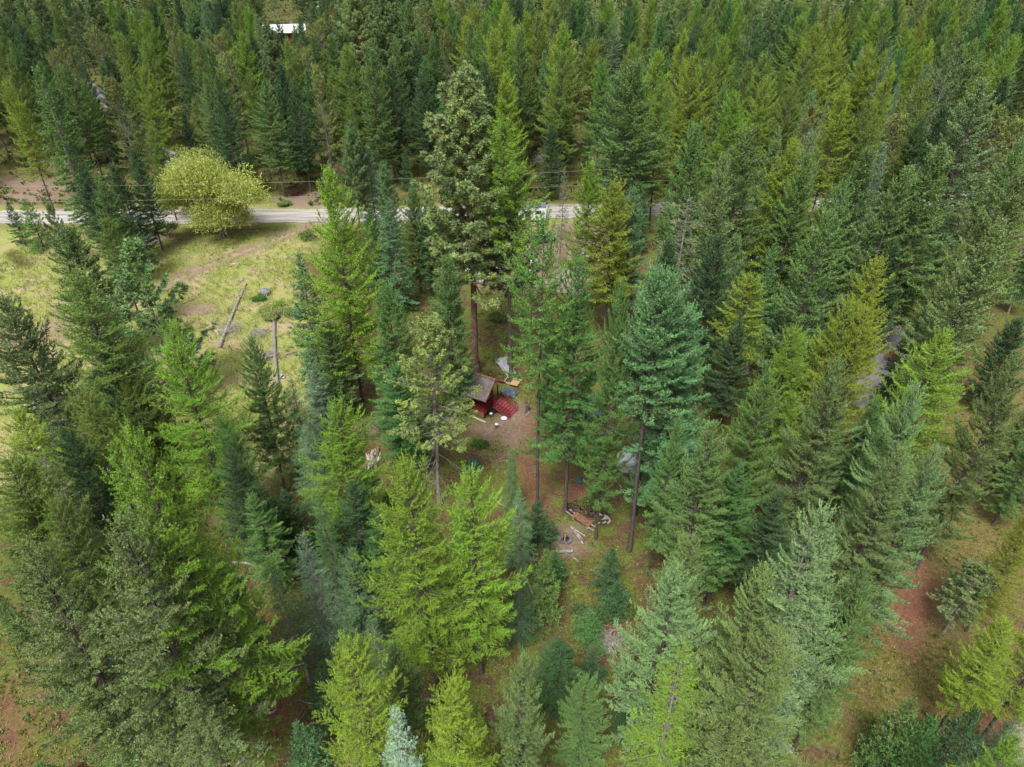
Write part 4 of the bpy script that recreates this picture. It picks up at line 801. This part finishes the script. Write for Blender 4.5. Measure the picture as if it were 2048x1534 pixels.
def pile(name, label, cat, c, n, rx, ry, hh, L_, r_, mat, seed, group, flat=False, square=False):
    g = np.random.default_rng(seed); base = []
    for k in range(4):
        m = MB()
        if square: m.bar((-L_ / 2, 0, 0), (L_ / 2, 0, 0), r_ * 2.2, r_)
        else: m.tube([(-L_ / 2, 0, 0), (0, 0, r_ * .1), (L_ / 2, 0, 0)], [r_, r_ * 1.06, r_ * .95], 8)
        me = bpy.data.meshes.new(name); me.from_pydata(m.v, [], m.f); me.materials.append(M[mat[k % len(mat)]]); base.append(me)
    for k in range(n):
        u = g.random() ** .5; a = g.random() * 6.283; x = rx * u * math.cos(a); y = ry * u * math.sin(a); z = r_ + max(0, hh * (1 - u)) * g.random() ** .7
        o = link(name, base[g.integers(0, 4)]); o.location = (c[0] + x, c[1] + y, z); o.rotation_euler = (0, g.normal() * (.05 if flat else .35), (seed * .1 + g.normal() * .22) if flat else g.random() * 6.28); s_ = g.uniform(.75, 1.2); o.scale = (s_, s_, s_); tag(o, label, cat, group)
pile("firewood_log", "split firewood log in the brown heap behind the rusty bench", "firewood", (at(1158, 1014) + at(1172, 1026)) / 2, 95, 1.7, 1.15, .75, .42, .085, ['firewood', 'firewood', 'char', 'firewood'], 41, "firewood heap")
pile("firewood_log", "firewood log in the smaller scatter right of the trunk", "firewood", at(1204, 1038), 34, .8, .8, .35, .40, .075, ['firewood', 'grey_wood', 'firewood', 'firewood'], 42, "smaller firewood scatter")
pile("kindling_stick", "pale kindling stick in the little pile left of fire ring", "kindling", at(1092, 1076), 18, .38, .3, .28, .45, .04, ['split_wood', 'pale_wood', 'split_wood', 'firewood'], 43, "kindling pile")
pile("wood_slab", "long weathered slab in the lumber pile below the larch", "lumber", at(745, 924), 26, .55, .8, .35, 2.6, .06, ['weathered', 'pale_wood', 'rust', 'weathered'], 16, "slab lumber pile", flat=True, square=True)
# tarp heap
th = thing("tarp_heap", "dark green tarp tied over a heap at yard edge", "tarp", (*at(947, 935)[:2], 0), .5); m = MB(); v = []; f = []; n_ = 10
for i in range(n_):
    for j in range(n_):
        x, y = i / 9 - .5, j / 9 - .5; d_ = max(abs(x), abs(y)) * 2; v.append((x * 1.5, y * 1.2, .85 * (1 - d_ ** 5) + .05 * math.sin(i * 2.3) * math.cos(j * 1.9) * (1 - d_) + .02))
for i in range(n_ - 1):
    for j in range(n_ - 1): f.append((i * n_ + j, (i + 1) * n_ + j, (i + 1) * n_ + j + 1, i * n_ + j + 1))
m.add(v, f); m.build("tarp_sheet", M['tarp_green'], th)
plank((943, 948), (958, 936), .14, .06, 'grey_wood', "grey board leaning along the green tarp heap"); plank((955, 936), (968, 938), .14, .06, 'pale_wood', "pale board behind the green tarp heap"); plank((957, 944), (966, 939), .2, .05, 'weathered', "short wide board right of the green tarp heap")
# clearing
log((439, 697), (493, 569), .24, .07, 'weathered', "long silver-grey fallen trunk with broken limbs in the grass", limbs=34, seed=3, bend=.3)
log((556, 775), (551, 640), .2, .24, 'bark_grey', "brownish fallen log lying straight down the clearing", seed=4, bend=.5, limbs=4)
log((526, 722), (554, 712), .13, .11, 'weathered', "short white log end crossing the brownish log", seed=5, z=.3); log((557, 718), (574, 713), .06, .05, 'weathered', "thin pale pole right of the brownish log", seed=6, name="pole", cat="pole"); log((572, 709), (596, 703), .12, .1, 'weathered', "white log piece at the foot of the bluish fir", seed=7)
rb_ = simple("root_ball", "dark upturned root clump at the top of the brownish log", "roots", MB().lathe([(.5, 0), (.62, .3), (.45, .7), (.15, .9)], 9).tube([(0, 0, .4), (.9, .2, .9)], [.09, .03], 6).tube([(0, 0, .4), (-.8, .3, 1.0)], [.09, .03], 6).tube([(0, 0, .5), (.3, -.6, 1.1)], [.08, .02], 6), 'bark_dark', at(551, 636))
m = MB().lathe([(.6, -.1), (.82, .15), (.80, .45), (.55, .75), (.2, .85)], 12); gb = np.random.default_rng(8); m.v = [(x * gb.uniform(.92, 1.1), y * gb.uniform(.85, 1.05), z) for x, y, z in m.v]
simple("boulder", "rounded grey boulder alone in the yellow grass", "boulder", m, 'stone', at(531, 588), .4)
plank((458, 529), (491, 529), .22, .12, 'pale_wood', "pale plank lying in the grass beyond the fallen trunk"); simple("plank_scrap", "short reddish scrap wood left of the pale plank", "scrap", MB().bar((-.4, 0, .1), (.4, .15, .12), .2, .1).bar((-.1, -.3, .05), (.2, .4, .2), .15, .08), 'split_wood', at(461, 533)); plank((350, 613), (398, 595), .09, .07, 'pale_wood', "long thin pale pole beside the clearing track", "pole", "pole")
simple("flat_stone", "pale flat stone in the grass near the plank", "stone", MB().lathe([(.4, 0), (.36, .12), (.1, .16)], 9), 'weathered', at(482, 560)); simple("flat_stone", "grey flat stone in the grass left of the fir", "stone", MB().lathe([(.34, 0), (.3, .14), (.1, .2)], 9), 'stone', at(413, 725)); simple("flat_stone", "pale flat stone on the bare ground at far left", "stone", MB().lathe([(.4, 0), (.36, .12), (.1, .16)], 9), 'weathered', at(34, 597))
log((489, 1021), (521, 979), .06, .04, 'weathered', "slim white pole slanting out of the undergrowth", seed=9, name="pole", cat="pole", z=.3)
for k, (a, b, r_, lab) in enumerate([((250, 1476), (335, 1482), .12, "grey fallen log under the big bottom left firs"), ((375, 1530), (425, 1508), .14, "pale fallen log at the bottom edge left of centre"), ((475, 1530), (500, 1506), .12, "short grey log below the big larch trunk"), ((520, 1392), (563, 1386), .1, "pale log in the rusty litter left of yellow larch"), ((530, 1432), (556, 1420), .09, "small broken log in the red litter"), ((310, 1412), (340, 1414), .08, "thin fallen stick under the left firs"),
        ((852, 1402), (876, 1395), .13, "dark log at the foot of the bright larch"), ((805, 1285), (822, 1310), .1, "rusty brown log in the low brush"), ((776, 1110), (788, 1140), .06, "slim leaning pale stick below the green bush"), ((1100, 240), (1140, 225), .2, "far fallen trunk between dark firs"), ((565, 270), (600, 262), .2, "pale fallen trunk in the far left wood")]): log(a, b, r_, r_ * .8, 'weathered' if k % 3 else 'bark_grey', lab, seed=20 + k)
def brush(name, label, base, r_, h_, n, mat, seed):
    g = np.random.default_rng(seed); a = g.random(n) * 6.283; L_ = r_ * g.uniform(.5, 1.2, n); u = np.linspace(0, 1, 4); c = np.stack([g.normal(size=n) * r_ * .4, g.normal(size=n) * r_ * .4, g.random(n) * h_ * .7], 1); d = np.stack([np.cos(a), np.sin(a), g.uniform(-.2, .7, n)], 1)
    P = c[:, None] + d[:, None] * (L_[:, None] * (u[None] - .4))[:, :, None]; P += g.normal(size=P.shape) * .05; P[:, :, 2] = np.maximum(P[:, :, 2], .02)
    o = link(name, quads_mesh(name, *tubes(P, .02 * (1 - .7 * u)[None] * np.ones((n, 1)), 4), M[mat])); o.location = (base[0], base[1], 0); return tag(o, label, "brush pile")
brush("brush_pile", "dark burnt brush pile on the bank beyond the road", at(590, 388), 2.6, 1.6, 420, 'char', 61); brush("brush_pile", "grey tangle of twigs over the silver fallen trunk", at(463, 660), 1.7, .6, 150, 'dead_twig', 62); brush("brush_pile", "grey twig heap between the two fallen logs", at(520, 668), 1.6, .5, 120, 'dead_twig', 63); brush("brush_pile", "grey dead brush at the roadside left of willow", at(300, 486), 2.4, .9, 260, 'dead_twig', 64); brush("brush_pile", "small twig tangle under the crossing white log", at(540, 712), 1.2, .5, 160, 'dead_twig', 65); brush("brush_pile", "bare dead brush across the road behind thin spruce", at(1090, 322), 3, 2.0, 300, 'dead_twig', 66); brush("brush_pile", "dead branch litter on the red brown slope", at(1215, 1285), 1.4, .4, 160, 'dead_twig', 67)
# rubbish bags in the wood at left
bagm = MB().lathe([(.25, 0), (.42, .12), (.40, .4), (.2, .6), (.06, .66), (.12, .76)], 11)
for k, (x, y) in enumerate([(204, 1012), (222, 1014), (262, 990), (263, 1030), (215, 1040), (276, 1012), (96, 838)]):
    m = MB(); gk = np.random.default_rng(70 + k); m.v = [(a * gk.uniform(.85, 1.15), b * gk.uniform(.85, 1.15), c * gk.uniform(.9, 1.1)) for a, b, c in bagm.v]; m.f = list(bagm.f)
    simple("white_bag", ("white rubbish bag nearest the dark fir at left", "white rubbish bag second in the row by the larch", "uppermost white rubbish bag behind the larch", "white rubbish bag touching the larch boughs", "lowest white rubbish bag above the sage fir", "white rubbish bag half under the larch", "single white bag glimpsed at far left")[k], "bag", m, 'white', at(x, y), gk.random() * 6, "white rubbish bags")
# ---------------------------------------------------------------- yard behind the tall pine
def vehicle(name, label, cat, base, rz, L_, W_, prof, cabp, body, mats=True):
    """prof: side outline (x, z) of the body; cabp: outline of the glass house"""
    e = thing(name, label, cat, (base[0], base[1], 0), rz)
    def ex(out, w0, mat, nm, taper=1.0):
        n = len(out); v = [(x, -w0 / 2 * (taper if z > 1.2 else 1), z) for x, z in out] + [(x, w0 / 2 * (taper if z > 1.2 else 1), z) for x, z in out]
        return MB().add(v, [tuple(range(n)), tuple(range(2 * n - 1, n - 1, -1))] + [(i, i + n, (i + 1) % n + n, (i + 1) % n) for i in range(n)]).build(nm, M[mat], e)
    ex(prof, W_, body, "body")
    if cabp: ex(cabp, W_ * .93, 'glass', "windows", .85); x0, x1 = min(p[0] for p in cabp if p[1] > 1.4), max(p[0] for p in cabp if p[1] > 1.4); zt = max(p[1] for p in cabp); MB().box(((x0 + x1) / 2, 0, zt + .02), (x1 - x0, W_ * .8, .05)).build("roof", M[body], e)
    for x in (-L_ * .31, L_ * .31):
        for y in (-W_ / 2 + .08, W_ / 2 - .08):
            w_ = MB().tube([(x, y - .1, .34), (x, y + .1, .34)], .34, 18).build("wheel", M['dark'], e); MB().tube([(x, y - .11, .34), (x, y + .11, .34)], .19, 14).build("rim", M['metal_sheet'], w_)
    for y in (-W_ * .36, W_ * .36): MB().box((L_ / 2 + .005, y, .78), (.03, .28, .15)).build("headlight", M['white'], e)
    return e
vehicle("parked_car", "dark green car parked in the yard under the pine boughs", "car", at(1082, 484), R(25), 4.5, 1.8, [(-2.25, .3), (2.25, .3), (2.27, .8), (1.2, .98), (-2.0, 1.0), (-2.25, .85)], [(-1.7, .98), (1.15, .98), (.45, 1.48), (-1.1, 1.48)], 'car_green')
tr_ = thing("camper_trailer", "long grey-roofed camper trailer parked along the gravel road", "trailer", (*at(1040, 440)[:2], 0), R(1))
MB().box((0, 0, 1.55), (9.0, 2.5, 2.3)).build("body", M['white'], tr_); MB().box((0, 0, 2.74), (9.1, 2.6, .07)).build("roof", M['trailer'], tr_)
for x in (-3.0, 2.6): MB().box((x, -.1, 2.82), (2.1, 1.7, .05)).build("roof_panel", M['tarp_blue'], tr_)
MB().box((-.2, 0, 2.88), (.8, 1.1, .22)).build("roof_hatch", M['white'], tr_)
for x in (-3.2, -1.2, 1.2, 3.2):
    w_ = MB().box((x, -1.26, 1.85), (1.1, .03, .7)).build("window_frame", M['metal_sheet'], tr_); MB().box((x, -1.28, 1.85), (.98, .02, .58)).build("pane", M['glass'], w_)
for x in (-.6, .5): MB().tube([(x, -1.2, .36), (x, -1.0, .36)], .36, 16).build("wheel", M['dark'], tr_)
t2 = thing("tarped_boat", "dark green tarp stretched over a long load in the yard", "tarp", (*at(985, 552)[:2], 0), R(-12)); v = []; f = []; n_ = 11
for i in range(n_):
    for j in range(n_): x, y = i / 10 - .5, j / 10 - .5; v.append((x * 4.2, y * 2.2, max(.04, 1.25 * (1 - (abs(y) * 2) ** 2.4) * (1 - (abs(x) * 2) ** 6) + .05 * math.sin(i * 1.7 + j))))
for i in range(n_ - 1):
    for j in range(n_ - 1): f.append((i * n_ + j, (i + 1) * n_ + j, (i + 1) * n_ + j + 1, i * n_ + j + 1))
MB().add(v, f).build("tarp_sheet", M['tarp_green'], t2)
def drum(base, label, r_, h_, mat, capmat='white', name="drum"):
    e = thing(name, label, "drum", (base[0], base[1], 0)); MB().lathe([(r_, 0), (r_, h_ * .3), (r_ * 1.04, h_ * .33), (r_, h_ * .36), (r_, h_ * .64), (r_ * 1.04, h_ * .67), (r_, h_ * .7), (r_, h_), (r_ * .9, h_)], 20).build("body", M[mat], e, True); MB().lathe([(r_ * .85, h_ * .99), (r_ * .8, h_ + .03), (.05, h_ + .04)], 16).build("lid", M[capmat], e); return e
drum(at(1008, 556), "tall white plastic drum in the yard beside the green tarp", .62, 1.5, 'white'); drum(at(1012, 545), "shorter white drum behind the tall white one", .5, 1.3, 'white'); drum(at(1021, 550), "blue-grey drum right of the white drums", .45, .9, 'tarp_blue')
for k, (x, y, sx, sy, sz, mt, lab) in enumerate([(1000, 514, 1.6, 1.1, 1.0, 'dark', "black box with white fittings in the far yard"), (1013, 520, .9, .7, .5, 'white', "white carton beside the black box"), (1068, 530, 1.6, 1.0, .7, 'white', "white heap of sheets at right of the yard"), (1062, 548, 1.5, .9, .6, 'metal_sheet', "grey metal trunk among the yard clutter"), (1050, 552, 1.1, .7, .5, 'tarp_blue', "blue-grey tub left of the metal trunk"), (958, 552, 1.4, 1.0, .8, 'metal_sheet', "crumpled metal bin just left of the green tarp"), (939, 548, 1.0, .8, .7, 'tarp_blue', "blue-grey crate at the left end of the yard"), (962, 560, 1.2, .8, .5, 'white', "low white tub below the crumpled bin"), (978, 526, 1.3, .5, .3, 'white', "narrow white crate above the green tarp"), (1040, 520, 1.2, .9, .5, 'rust', "rusty scrap bin between the thin trunks")]):
    e = thing("storage_box", lab, "box", (*at(x, y)[:2], 0), k * .7); MB().add([(-sx / 2 * .9, -sy / 2 * .9, 0), (sx / 2 * .9, -sy / 2 * .9, 0), (sx / 2 * .9, sy / 2 * .9, 0), (-sx / 2 * .9, sy / 2 * .9, 0), (-sx / 2, -sy / 2, sz), (sx / 2, -sy / 2, sz), (sx / 2, sy / 2, sz), (-sx / 2, sy / 2, sz)], [(3, 2, 1, 0), (4, 5, 6, 7), (0, 1, 5, 4), (1, 2, 6, 5), (2, 3, 7, 6), (3, 0, 4, 7)]).build("body", M[mt], e); MB().box((0, 0, sz + .03), (sx * 1.04, sy * 1.04, .06)).box((sx * .2, .05, sz + .1), (sx * .4, sy * .5, .1), .4).build("lid", M[mt if k % 3 else 'white'], e)
plank((1007, 561), (1022, 569), .16, .08, 'pale_wood', "front pale board below the white drums"); plank((1017, 560), (1030, 566), .16, .08, 'pale_wood', "rear pale board below the white drums"); plank((986, 549), (1002, 549), .16, .1, 'white', "white board along the front of the green tarp")
simple("white_post", "slim white post standing behind the cabin", "post", MB().box((0, 0, .8), (.14, .14, 1.6)).box((0, 0, 1.63), (.2, .2, .06)), 'white', at(995, 618))
pile("lumber_board", "pinkish board in the strewn lumber of the far yard", "lumber", at(1050, 505), 22, 2.2, 1.4, .3, 2.0, .07, ['pale_wood', 'split_wood', 'pale_wood', 'weathered'], 23, "strewn yard lumber", flat=True, square=True)
# ---------------------------------------------------------------- far house, shed, power line
hb = at(574, 92); hs_ = thing("log_house", "log house with bright white roof far among the trees", "house", (hb[0], hb[1], 0), R(14))
MB().box((0, 4, 2.7), (13, 8, 5.4)).build("wall", M['log_wall'], hs_)
for s_ in (-1, 1): MB().add([(-8.5, 4 + s_ * 5.2, 4.9), (8.5, 4 + s_ * 5.2, 4.9), (8.5, 4, 7.4), (-8.5, 4, 7.4), (-8.5, 4 + s_ * 5.2, 5.1), (8.5, 4 + s_ * 5.2, 5.1), (8.5, 4, 7.6), (-8.5, 4, 7.6)], [(0, 1, 2, 3), (7, 6, 5, 4), (0, 4, 5, 1), (1, 5, 6, 2), (3, 2, 6, 7), (0, 3, 7, 4)]).build("roof", M['white'], hs_)
for x in (-4, 0, 4):
    w_ = MB().box((x, -.03, 3.0), (1.8, .08, 1.4)).build("window_frame", M['white'], hs_); MB().box((x, -.09, 3.0), (1.5, .04, 1.1)).build("pane", M['glass'], w_)
MB().box((3, 5, 7.9), (.9, .9, 1.6)).build("chimney", M['stone'], hs_)
sb = at(46, 116); rs_ = thing("red_shed", "tiny dark red shed far in the trees at top left", "shed", (sb[0], sb[1], 0), .3); MB().box((0, 0, 1.1), (2.6, 2, 2.2)).build("wall", M['red_paint'], rs_); MB().box((0, 0, 2.3), (3.0, 2.5, .15), 0, .15).build("roof", M['rust'], rs_)
for k, (x, y) in enumerate([(500, 82), (496, 92)]): simple("timber_stack", ("upper pale timber stack far beyond the road", "lower pale timber stack far beyond the road")[k], "timber", MB().box((0, 0, .4), (6, 2.2, .8)).box((.3, .2, .95), (5.6, 1.6, .3), .05).box((0, 0, 1.2), (4.5, 1.5, .2), -.08), 'pale_wood', at(x, y), .2)
PA, PB = np.array([-96., 95.0]), np.array([52., 110.5])
for k, p in enumerate((PA, PB)):
    e = thing("utility_pole", ("wooden utility pole at the left end of the wires", "wooden utility pole hidden in the right hand firs")[k], "utility pole", (p[0], p[1], 0), R(6)); MB().tube([(0, 0, -.3), (0, 0, 13.6)], [.17, .11], 10).build("shaft", M['bark_grey'], e); MB().box((0, -.14, 12.9), (.1, .1, 1.2)).build("bracket", M['grey_wood'], e)
    for z in (13.3, 11.0, 10.0): MB().lathe([(.05, 0), (.08, .06), (.03, .14)], 10, (0, -.16, z)).build("insulator", M['white'], e)
for k, (z, sag, lab) in enumerate([(13.4, 1.5, "uppermost of the power wires strung along the road"), (11.1, 1.45, "middle of the power wires strung along the road"), (10.1, 1.3, "lowest of the power wires strung along the road")]):
    u = np.linspace(0, 1, 60); P = [(PA[0] + (PB[0] - PA[0]) * q, PA[1] + (PB[1] - PA[1]) * q - .16, z - sag * 4 * q * (1 - q)) for q in u]
    o = MB().tube(P, .011 if k < 2 else .008, 5).build("power_wire", M['grey_wood'] if k < 2 else M['dark']); tag(o, lab, "wire", "power wires")

# ---------------------------------------------------------------- floor of the wood: seedlings, sticks, litter
gf = np.random.default_rng(404)
def forest_spot(box):
    while True:
        x = gf.uniform(box[0], box[1]); y = gf.uniform(box[2], box[3])
        if abs(x) > .78 * y + 3: continue
        X = np.array([x]); Y = np.array([y]); gr, di, re, gl_ = masks(X, Y)
        if gr[0] < .3 and di[0] < .4 and min((x - p[2]) ** 2 + (y - p[3]) ** 2 for p in PLACED) > .8: return x, y
src = [bush("forest_shrub", "low leafy shrub on the forest floor between the trunks", "shrub", (*forest_spot((-20, 20, 20, 60)), 0), 1.0, .9, .75, 5, 300, .3, .10, c_, 420 + k, stems=4, lift=.0, group="low forest floor shrubs") for k, c_ in enumerate([(.13, .17, .03), (.10, .15, .035), (.17, .16, .035)])]
for k in range(46):
    o = src[k % 3]; x, y = forest_spot((-35, 45, 18, 75)); r = o.copy(); COL.objects.link(r); r.location = (x, y, 0); r.rotation_euler = (0, 0, gf.random() * 6.28); s_ = gf.uniform(.6, 1.5); r.scale = (s_, s_, s_ * gf.uniform(.7, 1.1))
    for ch in list(o.children): c = ch.copy(); COL.objects.link(c); c.parent = r
sticks = []
for k in range(4):
    m = MB(); L_ = (2.2, 3.4, 1.5, 4.5)[k]; n = 6; P = [(L_ * i / 5 - L_ / 2, gf.normal() * .07, .07 + .02 * i) for i in range(n)]; m.tube(P, list(np.linspace((.05, .07, .04, .09)[k], .02, n)), 6)
    for q in range(3 + k): i = 1 + q % 4; p = P[i]; m.tube([p, (p[0] + .3, p[1] + gf.normal() * .5, p[2] + .12), (p[0] + .55, p[1] + gf.normal() * .8, p[2] + .1)], [.02, .013, .005], 4)
    me = bpy.data.meshes.new("fallen_branch"); me.from_pydata(m.v, [], m.f); me.materials.append(M['weathered' if k % 2 else 'bark_grey']); sticks.append(me)
for k in range(90):
    x, y = forest_spot((-35, 45, 17, 70)); o = link("fallen_branch", sticks[k % 4]); o.location = (x, y, 0); o.rotation_euler = (0, gf.normal() * .03, gf.random() * 6.28); s_ = gf.uniform(.6, 1.2); o.scale = (s_, s_, s_); tag(o, "dead branch lying on the forest floor between the trunks", "branch", "fallen branches on the forest floor")
n = 26000; x = gf.uniform(-38, 50, n); y = gf.uniform(16, 78, n); gr, di, re, gl_ = masks(x, y); k_ = gr < .4; x = x[k_]; y = y[k_]; n = len(x); a = gf.random(n) * 6.28
V, F = sprigs(np.stack([x, y, gf.uniform(.0, .05, n)], 1), np.stack([np.cos(a), np.sin(a), gf.uniform(0, .25, n)], 1), gf.uniform(.15, .55, n), gf.uniform(.02, .05, n), gf, 1.0)
lt = link("needle_litter", quads_mesh("needle_litter", V, F, M['leaf'], np.clip(gf.random(n), 0, .94))); lt.color = (.26, .15, .09, 1); tag(lt, kind="stuff")
